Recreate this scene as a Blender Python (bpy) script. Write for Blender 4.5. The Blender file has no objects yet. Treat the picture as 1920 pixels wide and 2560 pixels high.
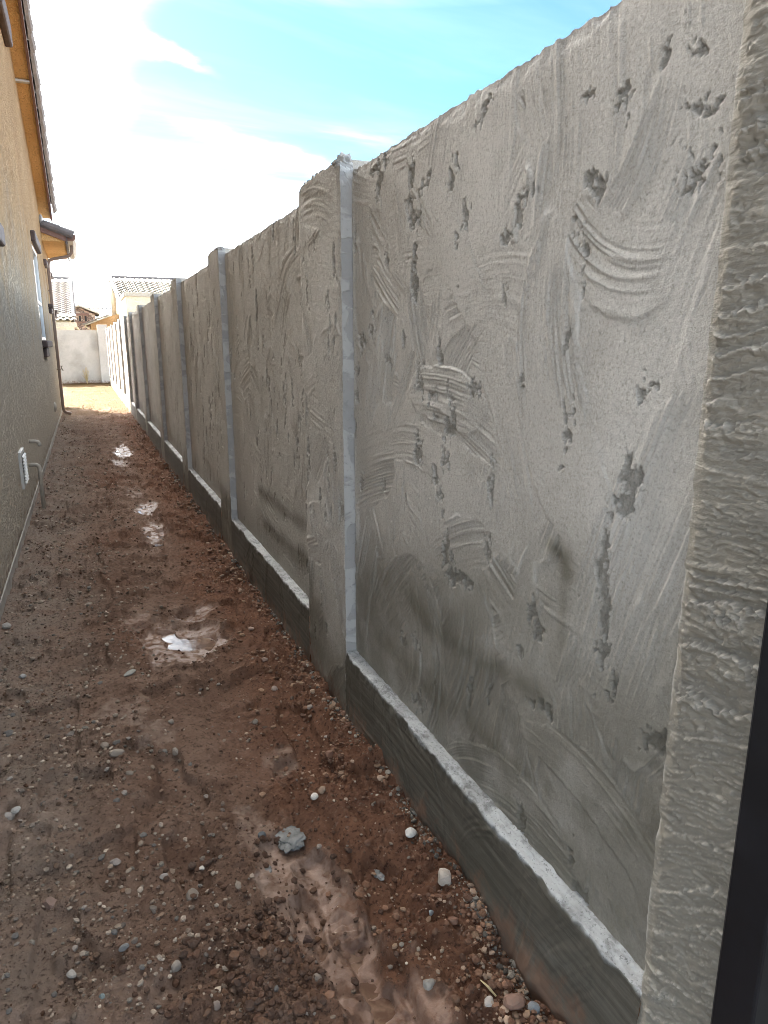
import bpy, bmesh, math, random
import numpy as np
from math import radians as R, sin, cos, pi
from mathutils import Vector, Matrix

S = bpy.context.scene
COL = S.collection
random.seed(7)
RNG = np.random.default_rng(11)

# ------------------------------------------------------------------ camera
CAM_Z = 1.38
cam_d = bpy.data.cameras.new('camera')
cam = bpy.data.objects.new('camera', cam_d)
COL.objects.link(cam)
cam_d.sensor_fit = 'VERTICAL'
cam_d.sensor_height = 24.0
cam_d.lens = 16.371
cam_d.clip_start = 0.02
cam_d.clip_end = 2000
cam.location = (0, 0, CAM_Z)
cam.rotation_euler = (pi / 2 - 0.2341, 0, -0.3977)
S.camera = cam

# ------------------------------------------------------------------ light, sky, exposure
SUN_EL = R(34)
SUN_H = Vector((-0.437, 0.90, 0)).normalized()          # horizontal direction towards the sun
SUN = Vector((SUN_H.x * cos(SUN_EL), SUN_H.y * cos(SUN_EL), sin(SUN_EL)))
SKY_STRENGTH = 0.05
CLOUD_BASE, CLOUD_SUN = 24.0, 42.0
sun_d = bpy.data.lights.new('sun', 'SUN')
sun_d.energy = 2.0
sun_d.angle = R(0.53)
sun_d.color = (1.0, 0.93, 0.82)
sun = bpy.data.objects.new('sun', sun_d)
COL.objects.link(sun)
sun.rotation_euler = SUN.to_track_quat('Z', 'Y').to_euler()

W = bpy.data.worlds.new('World')
S.world = W
W.use_nodes = True
wn, wl = W.node_tree.nodes, W.node_tree.links
wn.clear()
w_out = wn.new('ShaderNodeOutputWorld')
w_bg = wn.new('ShaderNodeBackground')
w_bg.inputs['Strength'].default_value = SKY_STRENGTH
sky = wn.new('ShaderNodeTexSky')
sky.sky_type = 'NISHITA'
sky.sun_disc = False
sky.sun_elevation = SUN_EL
sky.sun_rotation = math.atan2(SUN_H.x, SUN_H.y)
sky.altitude = 300
sky.air_density = 0.23
sky.dust_density = 0.2
sky.ozone_density = 1.2
# thin clouds: noise on a plane above the viewer, thicker haze low down
tc = wn.new('ShaderNodeTexCoord')
sep = wn.new('ShaderNodeSeparateXYZ')
wl.new(tc.outputs['Generated'], sep.inputs[0])


def wmath(op, a, b=None, clamp=False):
    n = wn.new('ShaderNodeMath')
    n.operation = op
    n.use_clamp = clamp
    for i, v in enumerate((a, b)):
        if v is None:
            continue
        if isinstance(v, (int, float)):
            n.inputs[i].default_value = v
        else:
            wl.new(v, n.inputs[i])
    return n.outputs[0]


zz = wmath('MAXIMUM', sep.outputs['Z'], 0.0)
zd = wmath('ADD', zz, 0.12)
cx = wmath('DIVIDE', sep.outputs['X'], zd)
cy = wmath('DIVIDE', sep.outputs['Y'], zd)
cmb = wn.new('ShaderNodeCombineXYZ')
wl.new(cx, cmb.inputs[0])
wl.new(cy, cmb.inputs[1])
cmap = wn.new('ShaderNodeMapping')
cmap.inputs['Rotation'].default_value = (0, 0, R(-38))
cmap.inputs['Scale'].default_value = (0.55, 1.5, 1)
cmap.inputs['Location'].default_value = (0.62, 0.35, 0)
wl.new(cmb.outputs[0], cmap.inputs[0])
cn = wn.new('ShaderNodeTexNoise')
cn.inputs['Scale'].default_value = 1.8
cn.inputs['Detail'].default_value = 7
cn.inputs['Roughness'].default_value = 0.55
cn.inputs['Distortion'].default_value = 0.5
wl.new(cmap.outputs[0], cn.inputs['Vector'])
low = wn.new('ShaderNodeMapRange')                      # haze thickens towards the horizon
low.inputs['From Min'].default_value = 0.02
low.inputs['From Max'].default_value = 0.30
low.inputs['To Min'].default_value = 0.55
low.inputs['To Max'].default_value = 0.0
wl.new(zz, low.inputs['Value'])
dotn = wn.new('ShaderNodeVectorMath')
dotn.operation = 'DOT_PRODUCT'
dotn.inputs[1].default_value = tuple(SUN)
wl.new(tc.outputs['Generated'], dotn.inputs[0])
glare = wn.new('ShaderNodeMapRange')                    # and on the sun's side of the sky
glare.inputs['From Min'].default_value = 0.83
glare.inputs['From Max'].default_value = 1.0
glare.inputs['To Min'].default_value = 0.0
glare.inputs['To Max'].default_value = 0.95
wl.new(dotn.outputs['Value'], glare.inputs['Value'])
cs = wmath('MULTIPLY', wmath('SUBTRACT', cn.outputs['Fac'], 0.5), 0.40)
cs = wmath('ADD', cs, low.outputs[0])
cs = wmath('ADD', cs, glare.outputs[0])


def streak(ax, ay, bx, by, wid, gain):
    """a thin cloud drawn out between two places of the sky plane, torn by the noise"""
    L = math.hypot(bx - ax, by - ay)
    ux, uy = (bx - ax) / L, (by - ay) / L
    dx_, dy_ = wmath('SUBTRACT', cx, (ax + bx) / 2), wmath('SUBTRACT', cy, (ay + by) / 2)
    u_ = wmath('ADD', wmath('MULTIPLY', dx_, ux), wmath('MULTIPLY', dy_, uy))
    v_ = wmath('SUBTRACT', wmath('MULTIPLY', dy_, ux), wmath('MULTIPLY', dx_, uy))
    v_ = wmath('ADD', v_, wmath('MULTIPLY', wmath('SUBTRACT', cn2.outputs['Fac'], 0.5), wid * 2.6))
    q_ = wmath('ADD', wmath('POWER', wmath('ABSOLUTE', wmath('DIVIDE', u_, L * 0.55)), 3.0), wmath('POWER', wmath('DIVIDE', v_, wid), 2.0))
    return wmath('MULTIPLY', wmath('POWER', 2.718, wmath('MULTIPLY', q_, -1.0)), gain)


cn2 = wn.new('ShaderNodeTexNoise')
cn2.inputs['Scale'].default_value = 6.0
cn2.inputs['Detail'].default_value = 6
cn2.inputs['Roughness'].default_value = 0.6
wl.new(cmb.outputs[0], cn2.inputs['Vector'])
cs = wmath('ADD', cs, streak(-0.02, 1.93, 0.43, 2.16, 0.046, 0.22))
cs = wmath('ADD', cs, streak(0.44, 2.54, 1.02, 2.77, 0.060, 0.18))
cm = wn.new('ShaderNodeMapRange')
cm.interpolation_type = 'SMOOTHSTEP'
cm.inputs['From Min'].default_value = 0.05
cm.inputs['From Max'].default_value = 0.95
wl.new(cs, cm.inputs['Value'])
fill_cir = wn.new('ShaderNodeMapRange')                      # cirrus added overhead, out of view, to fill the alley with light
fill_cir.interpolation_type = 'SMOOTHSTEP'
fill_cir.inputs['From Min'].default_value = 0.43
fill_cir.inputs['From Max'].default_value = 0.76
fill_cir.inputs['To Max'].default_value = 0.48
wl.new(cn.outputs['Fac'], fill_cir.inputs['Value'])
chi = wn.new('ShaderNodeMapRange')  # keeps the added cirrus high up, nearly gone where in view
chi.inputs['From Min'].default_value = 0.38
chi.inputs['From Max'].default_value = 0.60
chi.inputs['To Min'].default_value = 0.012
wl.new(zz, chi.inputs['Value'])
cov = wmath('MAXIMUM', wmath('MULTIPLY', fill_cir.outputs[0], chi.outputs[0]), wmath('POWER', cm.outputs[0], 1.4))   # the thicker of the added overhead cirrus and the haze
fwd = wmath('POWER', wmath('MAXIMUM', dotn.outputs['Value'], 0.0), 3.0)   # thin cloud scatters sunlight forward
cbr = wmath('ADD', wmath('MULTIPLY', fwd, CLOUD_SUN), CLOUD_BASE)
ccol = wn.new('ShaderNodeCombineColor')
for k_, g_ in enumerate((1.0, 0.965, 0.92)):
    wl.new(wmath('MULTIPLY', cbr, g_), ccol.inputs[k_])
wmix = wn.new('ShaderNodeMix')
wmix.data_type = 'RGBA'
wl.new(cov, wmix.inputs['Factor'])
tint = wn.new('ShaderNodeMix')
tint.data_type = 'RGBA'
tint.blend_type = 'MULTIPLY'
tint.inputs['Factor'].default_value = 1.0
tint.inputs['B'].default_value = (0.72, 0.97, 0.82, 1)
wl.new(sky.outputs[0], tint.inputs['A'])
wl.new(tint.outputs['Result'], wmix.inputs['A'])
wl.new(ccol.outputs[0], wmix.inputs['B'])
wl.new(wmix.outputs['Result'], w_bg.inputs['Color'])
wl.new(w_bg.outputs[0], w_out.inputs['Surface'])

S.view_settings.view_transform = 'Standard'
S.view_settings.look = 'None'
S.view_settings.exposure = 4.3
S.view_settings.gamma = 1.0
S.view_settings.use_curve_mapping = False
S.render.engine = 'CYCLES'
S.cycles.use_denoising = True
S.cycles.denoising_prefilter = 'ACCURATE'
S.cycles.filter_width = 0.9
S.cycles.max_bounces = 8
S.cycles.diffuse_bounces = 5


# ------------------------------------------------------------------ noise in numpy
_tab = np.random.default_rng(3).random((256, 256)).astype(np.float32)


def vnoise(x, y, seed=0):
    x = np.asarray(x, np.float64) + seed * 17.31
    y = np.asarray(y, np.float64) + seed * 9.77
    xi, yi = np.floor(x).astype(np.int64), np.floor(y).astype(np.int64)
    fx, fy = x - xi, y - yi
    fx = fx * fx * fx * (fx * (fx * 6 - 15) + 10)
    fy = fy * fy * fy * (fy * (fy * 6 - 15) + 10)
    x0, x1, y0, y1 = xi & 255, (xi + 1) & 255, yi & 255, (yi + 1) & 255
    a, b, c, d = _tab[x0, y0], _tab[x1, y0], _tab[x0, y1], _tab[x1, y1]
    return ((a * (1 - fx) + b * fx) * (1 - fy) + (c * (1 - fx) + d * fx) * fy) * 2 - 1


def fbm(x, y, f=1.0, octv=4, seed=0, gain=0.5):
    s, a, t = 0, 1.0, 0
    for i in range(octv):
        s = s + a * vnoise(x * f, y * f, seed + i * 5)
        t += a
        a *= gain
        f *= 2.03
    return s / t


def sstep(a, b, x):
    t = np.clip((x - a) / (b - a), 0, 1)
    return t * t * (3 - 2 * t)


# ------------------------------------------------------------------ mesh helpers
def mesh_np(name, V, F, mat=None, parent=None, attrs=None, colors=None, smooth=True):
    V = np.ascontiguousarray(V, np.float32)
    F = np.ascontiguousarray(F, np.int32)
    k = F.shape[1]
    me = bpy.data.meshes.new(name)
    me.vertices.add(len(V))
    me.vertices.foreach_set('co', V.ravel())
    me.loops.add(F.size)
    me.loops.foreach_set('vertex_index', F.ravel())
    me.polygons.add(len(F))
    me.polygons.foreach_set('loop_start', np.arange(0, F.size, k, dtype=np.int32))
    me.polygons.foreach_set('loop_total', np.full(len(F), k, np.int32))
    me.update(calc_edges=True)
    me.polygons.foreach_set('use_smooth', np.full(len(F), smooth, bool))
    for n, a in (attrs or {}).items():
        at = me.attributes.new(n, 'FLOAT', 'POINT')
        at.data.foreach_set('value', np.ascontiguousarray(a, np.float32).ravel())
    for n, a in (colors or {}).items():
        at = me.attributes.new(n, 'FLOAT_COLOR', 'POINT')
        at.data.foreach_set('color', np.ascontiguousarray(a, np.float32).ravel())
    if mat:
        me.materials.append(mat)
    return link(name, me, parent)


def link(name, me, parent=None):
    o = bpy.data.objects.new(name, me)
    COL.objects.link(o)
    if parent:
        o.parent = parent
    return o


def grid_faces(n, m, flip=False, off=0):
    i = np.arange(n - 1)[:, None] * m + np.arange(m - 1)[None, :]
    q = np.stack([i, i + m, i + m + 1, i + 1], -1).reshape(-1, 4) + off
    return q[:, ::-1] if flip else q


def obj_bm(name, bm, mat=None, parent=None, smooth=False):
    me = bpy.data.meshes.new(name)
    bm.normal_update()
    bm.to_mesh(me)
    bm.free()
    if mat:
        me.materials.append(mat)
    if smooth:
        me.polygons.foreach_set('use_smooth', np.full(len(me.polygons), True, bool))
    return link(name, me, parent)


def add_box(bm, x0, x1, y0, y1, z0, z1, bev=0.0):
    vs = [bm.verts.new(p) for p in ((x0, y0, z0), (x1, y0, z0), (x1, y1, z0), (x0, y1, z0),
                                    (x0, y0, z1), (x1, y0, z1), (x1, y1, z1), (x0, y1, z1))]
    fs = [bm.faces.new([vs[i] for i in f]) for f in
          ((3, 2, 1, 0), (4, 5, 6, 7), (0, 1, 5, 4), (1, 2, 6, 5), (2, 3, 7, 6), (3, 0, 4, 7))]
    if bev:
        es = list({e for f in fs for e in f.edges})
        bmesh.ops.bevel(bm, geom=es, offset=bev, segments=2, affect='EDGES', profile=0.5)
    return bm


def box(name, b, mat, parent=None, bev=0.0):
    bm = bmesh.new()
    add_box(bm, *b, bev=bev)
    return obj_bm(name, bm, mat, parent)


def add_prism(bm, pts2, axis, a0, a1):
    """extrude a polygon along an axis: axis 'y' takes (x, z) points, axis 'x' takes (y, z)"""
    mk = (lambda p, a: (p[0], a, p[1])) if axis == 'y' else (lambda p, a: (a, p[0], p[1]))
    A = [bm.verts.new(mk(p, a0)) for p in pts2]
    B = [bm.verts.new(mk(p, a1)) for p in pts2]
    n = len(pts2)
    bm.faces.new(A)
    bm.faces.new(B[::-1])
    for i in range(n):
        bm.faces.new([A[(i + 1) % n], A[i], B[i], B[(i + 1) % n]])
    bmesh.ops.recalc_face_normals(bm, faces=bm.faces)
    return bm


def add_tube(bm, pts, r, seg=10, cap=True):
    pts = [Vector(p) for p in pts]
    rings = []
    for i, p in enumerate(pts):
        d = (pts[min(i + 1, len(pts) - 1)] - pts[max(i - 1, 0)]).normalized()
        up = Vector((0, 1, 0)) if abs(d.y) < 0.9 else Vector((0, 0, 1))
        s = d.cross(up).normalized()
        t = s.cross(d).normalized()
        rr = r[i] if isinstance(r, (list, tuple)) else r
        rings.append([bm.verts.new(p + (s * cos(2 * pi * k / seg) + t * sin(2 * pi * k / seg)) * rr) for k in range(seg)])
    for a, b in zip(rings, rings[1:]):
        for k in range(seg):
            bm.faces.new([a[k], a[(k + 1) % seg], b[(k + 1) % seg], b[k]])
    if cap:
        bm.faces.new(rings[0][::-1])
        bm.faces.new(rings[-1])
    bmesh.ops.recalc_face_normals(bm, faces=bm.faces)
    return bm


def thing(name, label, cat, loc=(0, 0, 0), group=None):
    o = bpy.data.objects.new(name, None)
    o.empty_display_size = 0.1
    COL.objects.link(o)
    o.location = loc
    return tag(o, label, cat, group)


def tag(o, label=None, cat=None, group=None, kind=None):
    if label: o['label'] = label
    if cat: o['category'] = cat
    if group: o['group'] = group
    if kind: o['kind'] = kind
    return o


# ------------------------------------------------------------------ materials
class M:
    """small node-tree helper"""
    def __init__(s, name):
        s.m = bpy.data.materials.new(name)
        s.m.use_nodes = True
        s.t = s.m.node_tree
        s.n, s.l = s.t.nodes, s.t.links
        s.n.clear()
        s.out = s.n.new('ShaderNodeOutputMaterial')
        s.b = s.n.new('ShaderNodeBsdfPrincipled')
        s.l.new(s.b.outputs[0], s.out.inputs[0])
        s.co = s.n.new('ShaderNodeTexCoord').outputs['Object']

    def set(s, node, key, v):
        if v is None:
            return
        if hasattr(v, 'is_linked') or isinstance(v, bpy.types.NodeSocket):
            s.l.new(v, node.inputs[key])
        else:
            node.inputs[key].default_value = v

    def mapping(s, scale=(1, 1, 1), rot=(0, 0, 0), loc=(0, 0, 0), vec=None):
        n = s.n.new('ShaderNodeMapping')
        s.l.new(vec or s.co, n.inputs[0])
        n.inputs['Scale'].default_value = scale
        n.inputs['Rotation'].default_value = rot
        n.inputs['Location'].default_value = loc
        return n.outputs[0]

    def noise(s, scale, detail=4, rough=0.5, dist=0.0, vec=None):
        n = s.n.new('ShaderNodeTexNoise')
        s.l.new(vec or s.co, n.inputs['Vector'])
        n.inputs['Scale'].default_value = scale
        n.inputs['Detail'].default_value = detail
        n.inputs['Roughness'].default_value = rough
        n.inputs['Distortion'].default_value = dist
        return n.outputs['Fac']

    def voronoi(s, scale, feature='F1', vec=None, out='Distance', rand=1.0):
        n = s.n.new('ShaderNodeTexVoronoi')
        n.feature = feature
        s.l.new(vec or s.co, n.inputs['Vector'])
        n.inputs['Scale'].default_value = scale
        n.inputs['Randomness'].default_value = rand
        return n.outputs[out]

    def ramp(s, fac, lo, hi, a=0.0, b=1.0, smooth=True):
        n = s.n.new('ShaderNodeMapRange')
        n.interpolation_type = 'SMOOTHSTEP' if smooth else 'LINEAR'
        s.set(n, 'Value', fac)
        n.inputs['From Min'].default_value = lo
        n.inputs['From Max'].default_value = hi
        n.inputs['To Min'].default_value = a
        n.inputs['To Max'].default_value = b
        return n.outputs[0]

    def mix(s, fac, a, b, mode='MIX'):
        n = s.n.new('ShaderNodeMix')
        n.data_type = 'RGBA'
        n.blend_type = mode
        s.set(n, 'Factor', fac)
        for k, v in (('A', a), ('B', b)):
            if isinstance(v, tuple) and len(v) == 3:
                v = v + (1,)
            s.set(n, k, v)
        return n.outputs['Result']

    def math(s, op, a, b=0.0, clamp=False):
        n = s.n.new('ShaderNodeMath')
        n.operation = op
        n.use_clamp = clamp
        s.set(n, 0, a)
        s.set(n, 1, b)
        return n.outputs[0]

    def attr(s, name, out='Fac'):
        n = s.n.new('ShaderNodeAttribute')
        n.attribute_name = name
        return n.outputs[out]

    def bump(s, height, strength, dist, normal=None):
        n = s.n.new('ShaderNodeBump')
        s.set(n, 'Height', height)
        s.set(n, 'Strength', strength)
        n.inputs['Distance'].default_value = dist
        s.set(n, 'Normal', normal)
        return n.outputs[0]

    def done(s, color, rough=0.8, normal=None, metal=0.0, spec=0.5):
        if isinstance(color, tuple) and len(color) == 3:
            color = color + (1,)
        s.set(s.b, 'Base Color', color)
        s.set(s.b, 'Roughness', rough)
        s.set(s.b, 'Metallic', metal)
        s.set(s.b, 'Specular IOR Level', spec)
        s.set(s.b, 'Normal', normal)
        return s.m


def mat_plain(name, col, rough=0.6, var=0.12, scale=6.0, bump=0.0, bscale=80.0, bdist=0.002, metal=0.0, spec=0.4):
    m = M(name)
    a = tuple(c * (1 - var) for c in col)
    b = tuple(min(1, c * (1 + var)) for c in col)
    f = m.noise(scale, 6, 0.6)
    c = m.mix(m.ramp(f, 0.3, 0.7), a, b)
    nr = m.bump(m.noise(bscale, 4, 0.6), bump, bdist) if bump else None
    return m.done(c, rough, nr, metal, spec)


def mat_cement(name='grey_cement_plaster', pale=0.0):
    m = M(name)
    n1 = m.noise(1.6, 6, 0.55, 0.6)
    n2 = m.noise(14, 5, 0.6)
    n3 = m.noise(260, 3, 0.7)
    c = m.mix(m.ramp(n1, 0.32, 0.68), (0.42, 0.392, 0.35), (0.50, 0.470, 0.425))
    c = m.mix(m.math('MULTIPLY', m.ramp(n2, 0.45, 0.75), 0.35), c, (0.335, 0.31, 0.265))
    c = m.mix(m.math('MULTIPLY', m.ramp(n3, 0.54, 0.70), 0.55), c, (0.235, 0.22, 0.19))
    c = m.mix(m.math('MULTIPLY', m.ramp(n3, 0.44, 0.30), 0.45), c, (0.60, 0.57, 0.51))
    n4 = m.noise(125, 3, 0.75)
    c = m.mix(m.math('MULTIPLY', m.ramp(n4, 0.52, 0.66), 0.42), c, (0.21, 0.195, 0.165))
    c = m.mix(m.math('MULTIPLY', m.ramp(n4, 0.45, 0.33), 0.35), c, (0.60, 0.565, 0.505))
    pit = m.attr('pit')
    c = m.mix(m.math('MULTIPLY', pit, 0.52), c, m.mix(m.ramp(m.noise(170, 4, 0.7), 0.35, 0.65), (0.135, 0.125, 0.105), (0.29, 0.27, 0.235)))
    lip = m.attr('lip')
    c = m.mix(m.math('MULTIPLY', lip, 0.6), c, (0.62, 0.60, 0.56))
    c = m.mix(pale, c, (0.60, 0.58, 0.54))
    damp_shade = m.math('MULTIPLY', m.attr('damp_shade'), m.ramp(m.noise(9, 5, 0.6), 0.25, 0.6, 0.65, 1.0))
    c = m.mix(damp_shade, c, (0.125, 0.112, 0.084))
    zs_ = m.n.new('ShaderNodeSeparateXYZ')
    m.l.new(m.co, zs_.inputs[0])
    spl = m.math('ADD', zs_.outputs['Z'], m.ramp(m.noise(16, 5, 0.7, 0.4), 0.25, 0.75, -0.110, 0.110, False))
    c = m.mix(m.math('MULTIPLY', m.ramp(spl, 0.110, -0.01), 0.75), c, (0.15, 0.085, 0.055))
    rough = m.ramp(damp_shade, 0, 1, 0.88, 0.62)
    g = m.noise(330, 4, 0.75)
    g2 = m.noise(70, 5, 0.6)
    bs = m.ramp(pit, 0, 1, 0.55, 1.0)
    nr = m.bump(g2, 0.45, 0.006)
    nr = m.bump(g, bs, 0.004, nr)
    return m.done(c, rough, nr, spec=0.3)


def mat_scratch():
    m = M('scratched_cement_plaster')
    n1 = m.noise(2.2, 6, 0.6, 0.6)
    c = m.mix(m.ramp(n1, 0.35, 0.65), (0.245, 0.218, 0.176), (0.32, 0.289, 0.239))
    st = m.noise(20, 6, 0.65, 0.3, vec=m.mapping((1, 0.25, 2.2), rot=(R(-4), 0, 0)))
    c = m.mix(m.math('MULTIPLY', m.ramp(st, 0.52, 0.70), 0.45), c, (0.23, 0.21, 0.175))
    dark = m.ramp(m.noise(1.3, 3, 0.5), 0.55, 0.75)
    c = m.mix(m.math('MULTIPLY', dark, 0.45), c, (0.2, 0.185, 0.155))
    c = m.mix(m.math('MULTIPLY', m.attr('pit'), 0.6), c, (0.2, 0.185, 0.16))
    c = m.mix(m.math('MULTIPLY', m.attr('lip'), 0.6), c, (0.60, 0.56, 0.50))
    nr = m.bump(m.noise(45, 6, 0.7, 0.2, vec=m.mapping((1, 0.35, 1.6))), 0.7, 0.010)
    nr = m.bump(m.noise(300, 4, 0.75), 0.5, 0.002, nr)
    return m.done(c, 0.9, nr, spec=0.25)


def mat_base():
    m = M('fresh_dark_mortar')
    top = m.attr('top')
    st = m.noise(26, 6, 0.6, 0.2, vec=m.mapping((1, 0.12, 3.0)))
    c = m.mix(m.ramp(st, 0.35, 0.68), (0.07, 0.062, 0.048), (0.115, 0.103, 0.082))
    c = m.mix(m.math('MULTIPLY', m.ramp(m.noise(2.3, 5, 0.6, 0.8), 0.5, 0.68), 0.7), c, (0.07, 0.064, 0.048))
    c = m.mix(m.math('MULTIPLY', m.ramp(m.noise(5, 5, 0.6, 0.4), 0.60, 0.72), 0.4), c, (0.21, 0.197, 0.168))
    sp = m.noise(75, 5, 0.7, 0.4, vec=m.mapping((1, 0.6, 1)))
    ct = m.mix(m.ramp(sp, 0.40, 0.56), (0.19, 0.19, 0.185), (0.36, 0.365, 0.36))
    ct = m.mix(m.ramp(m.noise(9, 5, 0.6, 0.5), 0.40, 0.62), ct, (0.44, 0.447, 0.44))
    ct = m.mix(m.math('MULTIPLY', m.ramp(m.noise(140, 3, 0.7), 0.58, 0.66), 0.8), ct, (0.14, 0.14, 0.135))
    c = m.mix(top, c, ct)
    zs_ = m.n.new('ShaderNodeSeparateXYZ')
    m.l.new(m.co, zs_.inputs[0])
    spl = m.math('ADD', zs_.outputs['Z'], m.ramp(m.noise(16, 5, 0.7, 0.4), 0.25, 0.75, -0.110, 0.110, False))
    c = m.mix(m.math('MULTIPLY', m.ramp(spl, 0.110, -0.01), 0.75), c, (0.15, 0.085, 0.055))
    nr = m.bump(m.noise(60, 6, 0.65, 0.2, vec=m.mapping((1, 0.2, 2.2))), 0.35, 0.004)
    nr = m.bump(m.noise(200, 4, 0.75), m.ramp(top, 0, 1, 0.22, 0.7), 0.002, nr)
    return m.done(c, m.ramp(top, 0, 1, 0.72, 0.82), nr, spec=0.3)


def mat_post_side():
    m = M('smooth_patched_cement')
    pt = m.noise(7, 4, 0.55, 1.2, vec=m.mapping((0.6, 0.6, 1)))
    c = m.mix(m.ramp(pt, 0.48, 0.53), (0.33, 0.325, 0.315), (0.42, 0.415, 0.40))
    c = m.mix(m.math('MULTIPLY', m.ramp(m.noise(60, 5, 0.7), 0.55, 0.72), 0.6), c, (0.22, 0.22, 0.215))
    nr = m.bump(m.ramp(pt, 0.48, 0.53), 0.5, 0.004)
    nr = m.bump(m.noise(240, 4, 0.7), 0.35, 0.0015, nr)
    return m.done(c, 0.8, nr, spec=0.35)


def mat_stucco(name, lo, hi, bounce_fade=None, worm=26.0, strength=1.0, dist=0.036):
    m = M(name)
    n1 = m.noise(1.1, 5, 0.55, 0.4)
    c = m.mix(m.ramp(n1, 0.3, 0.7), lo, hi)
    if bounce_fade:                                            # fade of the warm bounce light painted in: grey lower wall, ragged upper limit
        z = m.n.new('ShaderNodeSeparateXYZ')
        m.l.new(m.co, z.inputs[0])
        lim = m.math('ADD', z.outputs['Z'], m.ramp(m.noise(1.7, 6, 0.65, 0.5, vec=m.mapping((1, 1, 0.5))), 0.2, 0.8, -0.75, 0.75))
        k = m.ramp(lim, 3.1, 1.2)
        c = m.mix(m.math('MULTIPLY', k, 0.9), c, bounce_fade)
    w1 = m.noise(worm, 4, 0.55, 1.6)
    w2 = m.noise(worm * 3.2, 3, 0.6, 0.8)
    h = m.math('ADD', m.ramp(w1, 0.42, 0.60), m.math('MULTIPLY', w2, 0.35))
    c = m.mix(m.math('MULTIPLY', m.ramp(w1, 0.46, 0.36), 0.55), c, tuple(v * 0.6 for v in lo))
    if bounce_fade:
        zs_ = m.n.new('ShaderNodeSeparateXYZ')
        m.l.new(m.co, zs_.inputs[0])
        spl = m.math('ADD', zs_.outputs['Z'], m.ramp(m.noise(16, 5, 0.7, 0.4), 0.25, 0.75, -0.200, 0.200, False))
        c = m.mix(m.math('MULTIPLY', m.ramp(spl, 0.200, -0.01), 0.75), c, (0.15, 0.085, 0.055))
    nr = m.bump(h, strength, dist)
    nr = m.bump(m.noise(260, 3, 0.7), 0.3, 0.002, nr)
    return m.done(c, 0.9, nr, spec=0.2)


def mat_ground():
    m = M('red_brown_dirt')
    n1 = m.noise(1.3, 6, 0.6, 0.5)
    n2 = m.noise(6.5, 6, 0.62, 0.4)
    n3 = m.noise(70, 5, 0.7)
    grey, red, wet, silt, dry = (m.attr(k) for k in ('grey', 'red', 'wet', 'silt', 'dry'))
    c = m.mix(m.ramp(n1, 0.33, 0.67), (0.150, 0.090, 0.062), (0.225, 0.148, 0.108))
    c = m.mix(m.math('MULTIPLY', m.ramp(n2, 0.42, 0.66), 0.7), c, (0.10, 0.055, 0.037))
    c = m.mix(m.math('MULTIPLY', red, 0.8), c, m.mix(m.ramp(n2, 0.35, 0.65), (0.112, 0.050, 0.029), (0.175, 0.084, 0.049)))
    c = m.mix(m.math('MULTIPLY', grey, m.ramp(n2, 0.3, 0.62, 0.25, 0.85)), c, (0.25, 0.198, 0.158))
    c = m.mix(m.math('MULTIPLY', m.ramp(n3, 0.52, 0.66), 0.8), c, (0.035, 0.021, 0.015))
    c = m.mix(m.math('MULTIPLY', m.ramp(n3, 0.42, 0.28), 0.35), c, (0.26, 0.195, 0.155))
    n5 = m.noise(24, 5, 0.7, 0.5)
    c = m.mix(m.math('MULTIPLY', m.ramp(n5, 0.55, 0.70), 0.6), c, (0.07, 0.040, 0.028))
    c = m.mix(m.math('MULTIPLY', m.ramp(n5, 0.42, 0.30), 0.4), c, (0.27, 0.195, 0.15))
    c = m.mix(m.math('MULTIPLY', dry, m.ramp(n2, 0.3, 0.7, 0.72, 1.0)), c, m.mix(m.ramp(n2, 0.35, 0.65), (0.058, 0.034, 0.0095), (0.086, 0.054, 0.017)))
    c = m.mix(m.math('MULTIPLY', silt, m.ramp(m.noise(34, 5, 0.65, 0.6), 0.3, 0.6, 0.25, 1.0)), c, (0.33, 0.245, 0.195))
    c = m.mix(m.math('MULTIPLY', wet, 0.55), c, m.mix(m.ramp(m.noise(18, 4, 0.6, 0.5), 0.4, 0.6), (0.145, 0.078, 0.05), (0.22, 0.13, 0.088)))
    wr = m.math('MULTIPLY', wet, m.ramp(m.noise(26, 5, 0.6, 0.5), 0.34, 0.56))
    rough = m.ramp(wr, 0, 1, 0.93, 0.42)
    bs = m.ramp(wr, 0, 1, 0.85, 0.30)
    nr = m.bump(m.noise(38, 6, 0.7), bs, 0.020)
    nr = m.bump(m.noise(190, 5, 0.75), bs, 0.006, nr)
    return m.done(c, rough, nr, spec=m.ramp(wr, 0, 1, 0.06, 0.28))


def mat_vcol(name, rough=0.85, bump=0.35):
    m = M(name)
    c = m.attr('tone', 'Color')
    c = m.mix(m.math('MULTIPLY', m.ramp(m.noise(90, 5, 0.65), 0.45, 0.72), 0.35), c, (0.12, 0.1, 0.085))
    nr = m.bump(m.noise(160, 4, 0.7), bump, 0.003)
    return m.done(c, rough, nr, spec=0.3)


def mat_water():
    m = M('muddy_water')
    c = m.mix(m.ramp(m.noise(14, 4, 0.6, 0.5), 0.4, 0.65), (0.10, 0.055, 0.035), (0.20, 0.125, 0.085))
    nr = m.bump(m.noise(30, 3, 0.5), 0.25, 0.004)
    return m.done(c, 0.10, nr, spec=0.5)


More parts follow.
